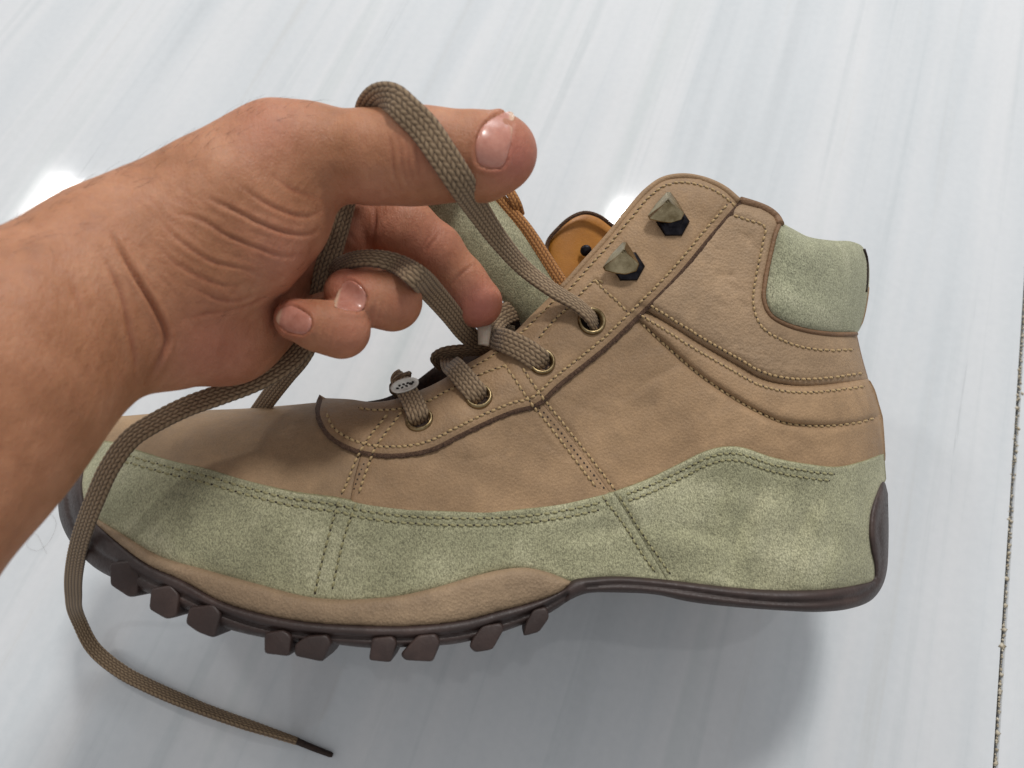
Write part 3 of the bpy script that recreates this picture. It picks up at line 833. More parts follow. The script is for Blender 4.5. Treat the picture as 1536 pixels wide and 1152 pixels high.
# ------------------------------------------------------------------ braided straps
def strap(name, C, width, thick, mat, parent, N=None, twist=None, cols=6, pitch=0.0020, amp=0.00034, step=0.00030, wscale=None, taper=None):
    """flat braided lace swept along 3-D points; N = the direction its flat side faces"""
    C = np.asarray(C, float)
    seg = np.r_[0, np.cumsum(np.linalg.norm(np.diff(C, axis=0), axis=1))]; Ltot = seg[-1]
    n = max(8, int(Ltot / step)); s = np.linspace(0, Ltot, n)
    Cc = np.stack([np.interp(s, seg, C[:, k]) for k in range(3)], 1)
    ker = np.hanning(9); ker /= ker.sum()
    for k in range(3):
        Cc[:, k] = np.convolve(np.pad(Cc[:, k], 4, mode='reflect', reflect_type='odd'), ker, 'valid')
    T = np.gradient(Cc, axis=0); T /= np.linalg.norm(T, axis=1)[:, None]
    if N is None: N = C0 - Cc
    else: N = np.stack([np.interp(s, np.linspace(0, Ltot, len(N)), np.asarray(N)[:, k]) for k in range(3)], 1)
    N = N - (N * T).sum(1)[:, None] * T; N /= np.linalg.norm(N, axis=1)[:, None]
    W = np.cross(T, N)
    if twist is not None:
        a = np.interp(s / Ltot, *np.array(twist).T)[:, None]
        N, W = N * np.cos(a) + W * np.sin(a), W * np.cos(a) - N * np.sin(a)
    wm = np.ones(n) if wscale is None else np.interp(s / Ltot, *np.array(wscale).T)
    K = cols * 4 * 2
    half = K // 2
    v = np.r_[np.linspace(-1, 1, half, endpoint=False), np.linspace(1, -1, half, endpoint=False)] + 1e-4
    side_ = np.r_[np.ones(half), -np.ones(half)]
    prof = side_ * np.maximum(0, 1 - np.abs(v) ** 2.6) ** 0.5
    cidx = np.floor((v + 1) * 0.5 * cols); f = (v + 1) * 0.5 * cols - cidx
    sgn = np.where(cidx % 2 == 0, 1.0, -1.0)
    ph = s[:, None] / pitch + (sgn * (f - 0.5) * 0.75)[None] + 0.5 * (cidx % 2)[None]
    yarn = np.abs(np.sin(np.pi * ph)) ** 0.6 * (np.sin(np.pi * np.clip(f, 0.02, 0.98)) ** 0.55)[None]
    X = Cc[:, None] + W[:, None] * (v[None, :, None] * (wm * width / 2)[:, None, None])
    hgt = prof[None] * thick / 2 + side_[None] * amp * (yarn - 0.5) * (np.abs(prof) > 0.05)[None]
    edge = (1 - np.abs(prof))[None] * amp * (yarn - 0.5)
    X = X + N[:, None] * hgt[..., None] + W[:, None] * (np.sign(v)[None] * edge)[..., None]
    V = X.reshape(-1, 3)
    i = np.arange(n - 1)[:, None]; k = np.arange(K)[None]; l = (k + 1) % K
    F = np.stack([i * K + k, i * K + l, (i + 1) * K + l, (i + 1) * K + k], -1).reshape(-1, 4)
    o = mesh_obj(name, V, F, mat, parent, attrs={'weave': yarn.ravel()})
    return o
# webbing that binds the tongue's edge, and its little loop
strap('edge_binding', tB + (C0 - tB) * 0.012, 0.0052, 0.0036, M['web'], tongue, cols=4, pitch=0.0014, amp=0.00035)
strap('pull_loop', P3([(752, 270, .293), (764, 286, .290), (775, 306, .2895), (780, 322, .293)], 0.001), 0.004, 0.0018, M['web'], tongue, cols=3, pitch=0.0014)

# medial flap opened outwards with its tan lining showing
flap = join(spl([(835, 440), (822, 392), (821, 364), (838, 343), (857, 327), (877, 320), (898, 325), (925, 345)]), spl([(925, 345), (950, 400), (920, 430), (870, 450), (835, 440)]))
def sheet(name, poly, dfn, mat, parent, thick, em=None):
    P, T, loop = fill(poly, 5.0)
    bd = dist_line(P, np.vstack([P[loop], P[loop[:1]]]))
    d = dfn(P)
    V1 = D(P[:, 0], P[:, 1], d + 0.0009 * np.exp(-(bd / 4) ** 2)); V2 = D(P[:, 0], P[:, 1], d + thick); n = len(P)
    F = [tuple(map(int, t)) for t in T] + [tuple(int(i) + n for i in t[::-1]) for t in T]; fm = [0] * len(F)
    for i in range(len(loop)):
        a, b = int(loop[i]), int(loop[(i + 1) % len(loop)]); F.append((b, a, a + n, b + n)); fm.append(1)
    return mesh_obj(name, np.vstack([V1, V2]), F, None, parent, [mat, em or mat], fm)
flapo = sheet('medial_flap', flap, lambda P: 0.3175 + 0.00008 * (P[:, 0] - 830) - 0.00003 * (P[:, 1] - 330) + 0.0045 * ((P[:, 0] - 868) / 50) ** 2 * (P[:, 0] < 868), M['tan'], boot, 0.0032, M['raw'])
strap('flap_binding', P3([(822, 392, .3190), (821, 364, .3190), (838, 342, .3180), (857, 326, .317), (877, 319, .318), (898, 324, .319), (925, 344, .321)], 0.001), 0.0018, 0.0020, M['raw'], flapo, cols=3, pitch=0.0014)

# ------------------------------------------------------------------ metal fittings
def frame_at(px, py, off):
    p = S(np.array(float(px)), np.array(float(py)), off)
    e = 3.0
    du = S(np.array(px + e), np.array(float(py)), off) - S(np.array(px - e), np.array(float(py)), off)
    dv = S(np.array(float(px)), np.array(py - e), off) - S(np.array(float(px)), np.array(py + e), off)
    n = np.cross(du, dv); n /= np.linalg.norm(n)
    if n @ (C0 - p) < 0: n = -n
    u = du / np.linalg.norm(du); u = u - (u @ n) * n; u /= np.linalg.norm(u)
    return p, u, np.cross(n, u), n
def mpx(px, py, r):                # pixel length -> metres at the boot surface there
    p = S(np.array(float(px)), np.array(float(py))); return r * ((p - C0) @ FWD) / FPX
def lathe(name, p, u, v, n, prof, mat, parent, seg=36):
    a = np.linspace(0, 2 * np.pi, seg, endpoint=False); V = []
    for r, z in prof: V.append(p + r * (np.cos(a)[:, None] * u + np.sin(a)[:, None] * v) + z * n)
    V = np.vstack(V); F = []
    for k in range(len(prof) - 1):
        for i in range(seg):
            j = (i + 1) % seg; F.append((k * seg + i, k * seg + j, (k + 1) * seg + j, (k + 1) * seg + i))
    return mesh_obj(name, V, F, mat, parent)
for x, y, r in eyelets:
    p, u, v, n = frame_at(x, y, 0.0029); R = mpx(x, y, r)
    lathe('eyelet', p, u, v, n, [(R * 1.02, -0.0006), (R * 1.0, 0.0002), (R * 0.93, 0.0007), (R * 0.84, 0.0008), (R * 0.74, 0.0004), (R * 0.66, -0.0006), (R * 0.64, -0.0022)], M['brass'], boot)
    q = lathe('eyelet_hole', p, u, v, n, [(R * 0.66, -0.0019), (R * 0.30, -0.0021), (0.00005, -0.0021)], M['black'], boot)
def hook(cx, cy, tip, pyr, seg=6):
    """speed hook: dark round foot, hollow dark throat and a pyramid-shaped brass cap"""
    root = None
    p, u, v, n = frame_at(cx, cy, 0.0029)
    R = mpx(cx, cy, 25)
    base = lathe('lace_hook', p, u, v, n, [(R * 1.0, -0.0005), (R * 1.0, 0.0006), (R * 0.9, 0.0011), (R * 0.74, 0.0014), (R * 0.60, 0.0018), (R * 0.56, 0.0034), (0.0001, 0.0034)], M['dark'], boot, 6)
    # cap: three-sided rounded pyramid
    pts = np.array(pyr, float); c = pts.mean(0)
    Q = np.vstack([np.linspace(pts[i], pts[(i + 1) % len(pts)], 9, endpoint=False) for i in range(len(pts))])
    for _ in range(1): Q = (np.roll(Q, 1, 0) + 2 * Q + np.roll(Q, -1, 0)) / 4
    def lift(P2, z):
        r = ray(P2[:, 0], P2[:, 1]); t = ((p + n * z - C0) @ n) / (r @ n); return C0 + r * t[:, None]
    tipp = np.array(tip, float)
    rings = []
    prof_ = [(0.84, 0.0026), (0.97, 0.0028), (1.0, 0.0033), (0.985, 0.0037)] + [(q, 0.0038 + (0.97 - q) * 0.0056) for q in (0.94, 0.8, 0.65, 0.5, 0.36, 0.24, 0.15)] + [(0.07, 0.00845)]
    for s, z in prof_:
        ctr = c * min(1, s) + tipp * (1 - min(1, s)); rings.append(lift(ctr + (Q - c) * s, z))
    n_ = len(Q); F = []
    for k in range(len(rings) - 1):
        for i in range(n_):
            j = (i + 1) % n_; F.append((k * n_ + j, k * n_ + i, (k + 1) * n_ + i, (k + 1) * n_ + j))
    F.append(tuple((len(rings) - 1) * n_ + i for i in range(n_))); F.append(tuple(range(n_))[::-1])
    mesh_obj('hook_cap', np.vstack(rings), F, M['steel'], base)
hook(1009, 333, (1002, 301), [(1000, 288), (1006, 288), (1016, 301), (1027, 320), (1022, 330), (1006, 335), (990, 333), (974, 329), (971, 324), (984, 305)])
hook(942, 400, (936, 376), [(934, 363), (940, 363), (949, 377), (959, 396), (955, 407), (938, 412), (922, 410), (907, 406), (904, 401), (917, 381)])
rp = D(np.array(879.), np.array(376.), np.array(.317)); rn = (C0 - rp) / np.linalg.norm(C0 - rp)
ru = np.cross(rn, [0, 0, 1.]); ru /= np.linalg.norm(ru)
lathe('rivet', rp, ru, np.cross(rn, ru), rn, [(0.0024, 0), (0.0024, 0.0010), (0.0019, 0.0015), (0.0012, 0.0017), (0.00002, 0.0018)], M['dark'], flapo)
# tab at the back of the collar
tube('heel_tab', S(*spl([(1296, 374), (1300, 388), (1301, 412), (1299, 438)]).T, 0.0015), 0.0006, M['black'], boot, 8)

# ------------------------------------------------------------------ stitching
def stitches():
    by = {}
    VV, FF, b0 = [], [], 0
    for V, F in PANELS:
        VV += [Vector(v) for v in V]; FF += [tuple(i + b0 for i in f) for f in F]; b0 += len(V)
    tree = BVHTree.FromPolygons(VV, FF)
    def SS(px, py, o):
        px = np.atleast_1d(px); py = np.atleast_1d(py); o = np.broadcast_to(o, px.shape); out = []
        r = ray(px, py); r = r / np.linalg.norm(r, axis=1)[:, None]
        for i in range(len(px)):
            h = tree.ray_cast(Vector(C0), Vector(r[i]))
            p = np.array(h[0]) if h[0] is not None else S(px[i], py[i], 0.0018)
            out.append(p - NAX * o[i])
        return np.array(out)
    for idx, (line, mat, pitch, off, th) in enumerate(ROWS):
        V, F, HV, HF = [], [], [], []
        seg = np.r_[0, np.cumsum(np.linalg.norm(np.diff(line, axis=0), axis=1))]
        k = int(seg[-1] / pitch)
        for i in range(k):
            s0 = i * pitch + rng.normal(0, 0.4); s1 = s0 + pitch * (0.74 + rng.normal(0, 0.03))
            if s1 > seg[-1]: break
            ss = np.linspace(s0, s1, 5)
            q = np.stack([np.interp(ss, seg, line[:, 0]), np.interp(ss, seg, line[:, 1])], 1)
            tn = q[-1] - q[0]; tn /= np.linalg.norm(tn) + 1e-9; pn = np.array([-tn[1], tn[0]])
            q = q + pn * (np.linspace(-0.7, 0.7, 5)[:, None] + rng.normal(0, 0.25))       # slight slant of lock stitch
            arch = np.array([-0.00065, 0.0, 0.00018, 0.0, -0.00065])
            cd = 0.00040
            Cn = SS(q[:, 0], q[:, 1], 0.00016 + arch)
            T = np.gradient(Cn, axis=0); T /= np.linalg.norm(T, axis=1)[:, None]
            N = -NAX - (T @ -NAX)[:, None] * T; N /= np.linalg.norm(N, axis=1)[:, None]; B = np.cross(T, N)
            if mat != 'hole':
                b = len(V) * 1; base = sum(len(x) for x in V)
                rr = th * np.array([0.6, 1, 1.08, 1, 0.6]) * (0.85 if mat == 'thread_green' else 1.0)
                a = np.linspace(0, 2 * np.pi, 6, endpoint=False)
                V.append((Cn[:, None] + rr[:, None, None] * (np.cos(a)[None, :, None] * B[:, None] + np.sin(a)[None, :, None] * N[:, None])).reshape(-1, 3))
                for r_ in range(4):
                    for c_ in range(6):
                        d_ = (c_ + 1) % 6; F.append((base + r_ * 6 + c_, base + r_ * 6 + d_, base + r_ * 6 + 6 + d_, base + r_ * 6 + 6 + c_))
            # needle hole between stitches
            sh = s1 + pitch * 0.13
            if sh < seg[-1]:
                hx, hy = np.interp(sh, seg, line[:, 0]), np.interp(sh, seg, line[:, 1])
                hc = SS(hx, hy, 0.00010)[0]; hb = sum(len(x) for x in HV)
                hr = (0.00042 if mat == 'thread' else 0.00044) * rng.uniform(0.8, 1.2)
                a = np.linspace(0, 2 * np.pi, 7, endpoint=False)
                t_ = T[2]; b_ = B[2]; n_ = N[2]
                HV.append(np.vstack([hc + hr * (np.cos(a)[:, None] * t_ * 1.3 + np.sin(a)[:, None] * b_) - n_ * 0.0002, hc + n_ * 0.00012]))
                for c_ in range(7): HF.append((hb + c_, hb + (c_ + 1) % 7, hb + 7))
        if V: by.setdefault('stitching', []).append((np.vstack(V), F, mat))
        if HV: by.setdefault('needle_holes', []).append((np.vstack(HV), HF, 'hole'))
    for nm, lst in by.items():
        for V, F, mat in lst:
            tag(mesh_obj(nm, V, F, M[mat], boot), kind='stuff')
stitches()

# ================================================================== HAND
def sdf_hand(vox=0.00064):
    def px(rows): return [(D(np.array(float(x)), np.array(float(y)), np.array(float(d))), r * d / FPX) for x, y, d, r in rows]
    G = []
    body = [
        ([(-330, 715, .152, 160), (40, 462, .187, 100), (165, 377, .205, 86), (260, 335, .215, 84)], .012),
        ([(-330, 850, .150, 220), (0, 575, .183, 140), (140, 455, .203, 100), (260, 410, .216, 92)], .012),
        ([(-330, 975, .148, 200), (-51, 684, .178, 112), (112, 530, .200, 74), (196, 497, .210, 74)], .012),
        ([(260, 335, .215, 84), (345, 293, .218, 86), (422, 242, .224, 78), (470, 234, .226, 68)], .010),
        ([(300, 400, .217, 94), (390, 345, .224, 80), (436, 330, .228, 42)], .012),
        ([(268, 503, .220, 80), (340, 494, .236, 74), (395, 478, .254, 62)], .009),
        ([(330, 420, .245, 80), (450, 390, .264, 62), (520, 345, .274, 56)], .010),
        ([(470, 233, .226, 69), (560, 236, .2245, 66), (618, 234, .2235, 69), (660, 234, .2240, 64), (722, 235, .2250, 63), (750, 229, .2260, 56)], .004),
    ]
    fingers = [
        [(440, 270, .258, 66), (600, 223, .270, 56), (652, 226, .276, 53), (668, 262, .292, 46)],
        [(450, 345, .272, 60), (560, 336, .269, 49), (606, 344, .264, 47), (652, 377, .267, 41), (693, 420, .270, 34), (716, 454, .271, 38)],
        [(521, 438, .2365, 35), (556, 448, .2345, 38), (588, 452, .2370, 42), (584, 440, .250, 43), (560, 424, .266, 42), (470, 390, .276, 50)],
        [(443, 479, .2270, 32), (478, 489, .2255, 36), (512, 495, .2285, 40), (510, 486, .242, 40), (480, 466, .259, 39), (400, 440, .266, 44)],
        [(470, 360, .270, 55), (520, 352, .2665, 46), (560, 372, .2720, 40)],
    ]
    ctr = [[p for p, r in px(b)] for b, _ in body] + [[p for p, r in px(f)] for f in fingers]
    allp = np.array([q for l in ctr for q in l])
    lo = allp.min(0) - 0.045; hi = allp.max(0) + 0.045
    edge_x = D(np.array(-150.), np.array(700.), np.array(.17))[0]
    lo[0] = max(lo[0], edge_x)
    n = np.ceil((hi - lo) / vox).astype(int)
    F = np.full(n, 0.05, np.float32)
    ax = [lo[k] + vox * np.arange(n[k]) for k in range(3)]
    def cone(F, a, ra, b, rb, k):
        R = max(ra, rb) + 0.020
        mn = np.clip(((np.minimum(a, b) - R - lo) / vox).astype(int), 0, n); mx = np.clip(((np.maximum(a, b) + R - lo) / vox).astype(int) + 1, 0, n)
        if (mx <= mn).any(): return
        sl = tuple(slice(mn[i], mx[i]) for i in range(3))
        X = (ax[0][sl[0]] - a[0]).astype(np.float32)[:, None, None]; Y = (ax[1][sl[1]] - a[1]).astype(np.float32)[None, :, None]; Z = (ax[2][sl[2]] - a[2]).astype(np.float32)[None, None]
        ab = (b - a).astype(np.float32); L = float(ab @ ab)
        t = np.clip((X * ab[0] + Y * ab[1] + Z * ab[2]) / L, 0, 1)
        d = np.sqrt((X - t * ab[0]) ** 2 + (Y - t * ab[1]) ** 2 + (Z - t * ab[2]) ** 2) - (ra + (rb - ra) * t).astype(np.float32)
        f = F[sl]
        h = np.maximum(k - np.abs(f - d), 0) / k
        F[sl] = np.minimum(f, d) - h * h * k * 0.25
    for rows, k in body:
        q = px(rows)
        for (a, ra), (b, rb) in zip(q[:-1], q[1:]): cone(F, a, ra, b, rb, k)
    for rows in fingers:
        g = np.full(n, 0.05, np.float32)
        q = px(rows)
        for (a, ra), (b, rb) in zip(q[:-1], q[1:]): cone(g, a, ra, b, rb, 0.0030)
        k = 0.0007
        h = np.maximum(k - np.abs(F - g), 0) / k
        F = np.minimum(F, g) - h * h * k * 0.25
    # surface nets
    s = F < 0
    c = [s[i:n[0] - 1 + i, j:n[1] - 1 + j, l:n[2] - 1 + l] for i in (0, 1) for j in (0, 1) for l in (0, 1)]
    anyc = c[0].copy(); allc = c[0].copy()
    for q in c[1:]: anyc |= q; allc &= q
    act = anyc & ~allc
    I = np.argwhere(act)
    idx = np.full(act.shape, -1, np.int64); idx[tuple(I.T)] = np.arange(len(I))
    acc = np.zeros((len(I), 3)); cnt = np.zeros(len(I))
    corners = [(i, j, l) for i in (0, 1) for j in (0, 1) for l in (0, 1)]
    vals = {cc: F[I[:, 0] + cc[0], I[:, 1] + cc[1], I[:, 2] + cc[2]] for cc in corners}
    for p in corners:
        for k in range(3):
            if p[k] == 0:
                q = list(p); q[k] = 1; q = tuple(q)
                a, b = vals[p], vals[q]; m = (a < 0) != (b < 0)
                t = np.where(m, a / np.where(m, a - b, 1), 0)
                e = np.tile(np.array(p, float), (len(I), 1)); e[:, k] = t
                acc += e * m[:, None]; cnt += m
    V = lo + (I + acc / cnt[:, None]) * vox
    Fs = []
    for k in range(3):
        u, v = (k + 1) % 3, (k + 2) % 3
        sh = [slice(1, -1)] * 3; sh[k] = slice(0, -1); sh2 = list(sh); sh2[k] = slice(1, None)
        A, B = s[tuple(sh)], s[tuple(sh2)]
        E = np.argwhere(A != B); inn = A[A != B]
        off = np.ones(3, int); off[k] = 0; E = E + off
        def g(du, dv):
            q = E.copy(); q[:, u] -= du; q[:, v] -= dv; return idx[q[:, 0], q[:, 1], q[:, 2]]
        Q = np.stack([g(1, 1), g(0, 1), g(0, 0), g(1, 0)], 1)
        Q[~inn] = Q[~inn][:, ::-1]
        Fs.append(Q)
    Fq = np.vstack(Fs); Fq = Fq[(Fq >= 0).all(1)]
    return V, Fq

HV, HF = sdf_hand()
def vnormals(V, F):
    fn = np.cross(V[F[:, 2]] - V[F[:, 0]], V[F[:, 3]] - V[F[:, 1]])
    N = np.zeros_like(V)
    for k in range(4):
        for c in range(3): N[:, c] += np.bincount(F[:, k], fn[:, c], len(V))
    return N / (np.linalg.norm(N, axis=1)[:, None] + 1e-12)
def relax(V, F, it, lam=0.5):
    E = np.vstack([F[:, [0, 1]], F[:, [1, 2]], F[:, [2, 3]], F[:, [3, 0]]])
    deg = np.bincount(E[:, 0], minlength=len(V)) + np.bincount(E[:, 1], minlength=len(V))
    for _ in range(it):
        A = np.zeros_like(V)
        for c in range(3): A[:, c] = np.bincount(E[:, 0], V[E[:, 1], c], len(V)) + np.bincount(E[:, 1], V[E[:, 0], c], len(V))
        V = V + lam * (A / np.maximum(deg, 1)[:, None] - V)
    return V
HV = relax(HV, HF, 5)
HN = vnormals(HV, HF)
if ((HV - HV.mean(0)) * HN).sum(1).mean() < 0: HF = HF[:, ::-1].copy(); HN = -HN
hx, hy, hd = project(HV)
HP = np.stack([hx, hy], 1)
facing = ((C0 - HV) / np.linalg.norm(C0 - HV, axis=1)[:, None] * HN).sum(1)
crease = np.zeros(len(HV)); disp = np.zeros(len(HV))
def crs(pts, depth, w, lips=0.35, drange=None, tint=1.0):
    depth *= 0.42; lips *= 0.55; w *= 0.72
    L = spl(pts, 4.0)
    near = np.where((HP[:, 0] > L[:, 0].min() - 40) & (HP[:, 0] < L[:, 0].max() + 40) & (HP[:, 1] > L[:, 1].min() - 40) & (HP[:, 1] < L[:, 1].max() + 40) & (facing > 0.05))[0]
    if drange is not None: near = near[(hd[near] > drange[0]) & (hd[near] < drange[1])]
    if not len(near): return
    d = dist_line(HP[near], L)
    e0 = np.minimum(np.linalg.norm(HP[near] - L[0], axis=1), np.linalg.norm(HP[near] - L[-1], axis=1))
    fade = np.clip(e0 / min(55.0, 0.4 * len(L) * 4), 0.0, 1)
    disp[near] += (-depth * np.exp(-(d / w) ** 2) + lips * depth * np.exp(-((d - 2.4 * w) / (1.5 * w)) ** 2)) * fade
    crease[near] = np.maximum(crease[near], tint * np.exp(-(d / (w * 0.8)) ** 2) * fade)
NEAR = (0.10, 0.245)
# wrist folds
crs([(166, 345), (178, 368), (190, 390), (210, 425), (232, 462), (247, 494), (250, 512), (240, 540), (222, 572)], .0036, 4.8, .5, NEAR)
crs([(150, 375), (170, 412), (184, 445), (194, 490), (204, 545), (200, 580)], .0018, 5.5, .4, NEAR)
crs([(100, 400), (118, 450), (130, 500)], .0006, 7, .3, NEAR, .5)
# folds of the ball of the thumb
crs([(300, 292), (345, 312), (395, 337), (440, 351), (468, 350), (482, 338)], .0017, 4.2, .5, NEAR)
crs([(352, 272), (385, 296), (423, 316), (460, 325), (492, 310)], .0013, 4.2, .5, NEAR)
crs([(262, 318), (303, 330), (342, 354), (384, 371), (425, 384), (455, 382)], .0013, 4.2, .5, NEAR)
crs([(240, 335), (277, 366), (318, 392), (360, 402), (400, 408)], .0011, 4.0, .5, NEAR)
crs([(232, 362), (260, 392), (300, 416), (335, 428), (375, 428)], .0008, 4.0, .4, NEAR)
crs([(270, 420), (325, 448), (360, 450), (410, 428)], .0008, 4, .4, NEAR)
crs([(325, 468), (360, 462), (400, 445), (420, 432)], .0009, 4, .4)
crs([(275, 480), (310, 470), (350, 466)], .0005, 4, .4)
crs([(395, 250), (440, 285), (490, 302)], .0006, 5, .4, NEAR)
# many little skin folds fanning from the wrist to the thumb base
for k in range(90):
    a = rng.uniform(0, 1); x = 205 + 190 * rng.uniform(0, 1); y = 285 + 0.35 * (x - 205) + rng.uniform(-40, 120)
    th = 0.25 + 0.55 * (1 - (x - 205) / 190) + rng.normal(0, 0.12); l = rng.uniform(25, 70)
    crs([(x, y), (x + l * .5 * math.cos(th), y + l * .5 * math.sin(th) + rng.normal(0, 2)), (x + l * math.cos(th), y + l * math.sin(th))], rng.uniform(.00010, .00034), rng.uniform(2.4, 4), .3, NEAR, .35)
for k in range(70):
    x = rng.uniform(20, 190); y = 350 + rng.uniform(-40, 230) - 0.35 * (x - 100); th = 1.15 + rng.normal(0, 0.10); l = rng.uniform(30, 90)
    crs([(x, y), (x + l * .5 * math.cos(th) + rng.normal(0, 2), y + l * .5 * math.sin(th)), (x + l * math.cos(th), y + l * math.sin(th))], rng.uniform(.00008, .00022), rng.uniform(2.4, 4), .3, NEAR, .25)
# thumb joint
for (x, b, d) in ((588, 8, .0009), (601, 10, .0007), (612, 9, .0007), (625, 7, .0004), (660, 6, .0004), (668, 5, .0004)):
    crs([(x - b, 190), (x, 225), (x + b * 0.6, 262), (x + b * 2.2, 292)], d, 3.6, .4, NEAR, .8)
for k in range(50):
    x = rng.uniform(480, 690); y = rng.uniform(180, 285); l = rng.uniform(12, 34); th = 1.35 + rng.normal(0, .2)
    crs([(x, y), (x + l * .5 * math.cos(th), y + l * .5 * math.sin(th) + 1), (x + l * math.cos(th), y + l * math.sin(th))], rng.uniform(.00006, .00018), 2.8, .3, NEAR, .25)
# finger creases
FAR = (0.235, 0.30)
crs([(634, 392), (643, 370), (660, 350)], .0012, 3.6, .4, FAR)
crs([(627, 384), (637, 364), (652, 345)], .0007, 3.6, .4, FAR)
crs([(672, 432), (690, 412), (712, 396)], .0012, 3.2, .4, FAR)
crs([(564, 306), (562, 335), (558, 372)], .0018, 3.6, .3, FAR)
crs([(500, 320), (520, 345), (540, 372)], .0008, 3.6, .3, FAR)
crs([(435, 440), (438, 410), (452, 392)], .0010, 3.6, .3, FAR)
NAILS = [([(713, 228), (716, 205), (728, 184), (748, 171), (768, 168), (772, 178), (768, 205), (762, 230), (754, 250), (735, 254), (718, 248)], (1, -0.12)),
         ([(501, 458), (506, 440), (515, 424), (527, 421), (541, 430), (550, 444), (548, 458), (540, 467), (524, 467), (508, 463)], (-1, -0.25)),
         ([(414, 480), (420, 465), (434, 459), (452, 465), (466, 476), (467, 490), (458, 501), (440, 500), (424, 492)], (-1, -0.2))]
for npoly, fdir in NAILS:                       # the fold of skin round each nail
    pl = spl(npoly, 3.0, closed=True); f_ = np.array(fdir) / np.linalg.norm(fdir)
    near = np.where((np.abs(HP[:, 0] - pl[:, 0].mean()) < 70) & (np.abs(HP[:, 1] - pl[:, 1].mean()) < 80) & (facing > 0) & (hd < .25))[0]
    dd = dist_line(HP[near], np.vstack([pl, pl[:1]])); ins = inside(HP[near], pl)
    q_ = (HP[near] @ f_ - (pl @ f_).min()) / np.ptp(pl @ f_)
    rim_ = np.clip((0.9 - q_) / 0.15, 0, 1)
    disp[near] += np.where(ins, -0.0003, 0.00065 * rim_ * np.exp(-((dd - 3.5) / 5.0) ** 2))
    crease[near] = np.maximum(crease[near], np.where(ins, 0, 0.5 * rim_ * np.exp(-((dd - 1.0) / 2.5) ** 2)))
for xs in ((556, 470, 490), (562, 462, 486), (570, 466, 488), (484, 500, 522), (491, 496, 524), (498, 504, 526)):
    crs([(xs[0] + 4, xs[1] - 22), (xs[0], xs[1]), (xs[0] - 5, xs[2])], .0007, 3.2, .4, (0.20, 0.236), .5)
HV = HV + HN * disp[:, None]
# reddish finger ends, knuckles, ball of the thumb
flush = np.zeros(len(HV))
for (x, y, r, a) in ((775, 235, 55, .75), (640, 235, 50, .22), (720, 465, 55, .75), (640, 370, 70, .35), (520, 420, 45, .5), (430, 470, 45, .5), (560, 340, 70, .35), (540, 500, 60, .35), (400, 190, 60, .25), (330, 530, 80, .45), (430, 390, 60, .35), (610, 460, 40, .3)):
    flush = np.maximum(flush, a * np.exp(-((hx - x) ** 2 + (hy - y) ** 2) / r ** 2))
person = mesh_obj('person', HV, HF, M['skin'], None, attrs={'flush': flush, 'crease': crease})
tag(person, "person's left forearm and hand pinching the boot's tongue with a lace looped over the thumb", 'hand')

bvh = BVHTree.FromPolygons([Vector(v) for v in HV], [tuple(map(int, f)) for f in HF])
def hit(px, py):
    r = ray(np.array(float(px)), np.array(float(py))); r = r / np.linalg.norm(r)
    h = bvh.ray_cast(Vector(C0), Vector(r))
    return (None, None) if h[0] is None else (np.array(h[0]), np.array(h[1]))
def hdepth(px, py, dflt):
    p, n = hit(px, py)
    return dflt if p is None else float((p - C0) @ FWD)

def nail(poly, free_dir, lift=0.0007, dome=0.0006):
    """nail plate that follows the fingertip; free_dir points to the free edge in px"""
    poly = spl(poly, 3.0, closed=True)
    P, T, loop = fill(poly, 2.6)
    bd = dist_line(P, np.vstack([P[loop], P[loop[:1]]]))
    fd = np.array(free_dir, float); fd /= np.linalg.norm(fd)
    q = P @ fd; q = (q - q.min()) / (q.max() - q.min())
    V = []
    pos = np.array([hit(*p)[0] if hit(*p)[0] is not None else D(np.array(p[0]), np.array(p[1]), np.array(.23)) for p in P])
    # smooth plate: quadratic fit of depth
    dep = (pos - C0) @ FWD
    c = P - P.mean(0); X = np.stack([np.ones(len(P)), c[:, 0], c[:, 1], c[:, 0] ** 2, c[:, 0] * c[:, 1], c[:, 1] ** 2], 1)
    co = np.linalg.lstsq(X, dep, rcond=None)[0]; depf = X @ co
    d = 0.25 * dep + 0.75 * depf - lift * (0.35 + 0.65 * _roll(bd, 8, 2.0)) - 0.0005 * np.clip((q - 0.75) / 0.25, 0, 1)
    V1 = D(P[:, 0], P[:, 1], d)
    V2 = D(P[loop][:, 0], P[loop][:, 1], d[loop] + 0.0016)
    n = len(P); F = [tuple(map(int, t)) for t in T]; m = len(loop)
    for i in range(m):
        j = (i + 1) % m; F.append((int(loop[j]), int(loop[i]), n + i, n + j))
    fr = np.clip((q - 0.86) / 0.06, 0, 1)
    return mesh_obj('fingernail', np.vstack([V1, V2]), F, M['nail'], person, attrs={'free': np.r_[fr, fr[loop]]})
for npoly, fdir in NAILS: nail(npoly, fdir)
# nail of the fingertip that pushes down on the laces, seen edge-on past the pad
ribbon_sheet('fingernail', P3([(713, 482, .2730), (716, 494, .2705), (717, 517, .2690)], 0.001), P3([(737, 482, .2730), (737, 494, .2705), (733, 520, .2690)], 0.001), M['nailfree'], person, 0.0012, 16, 8, 0.0006)

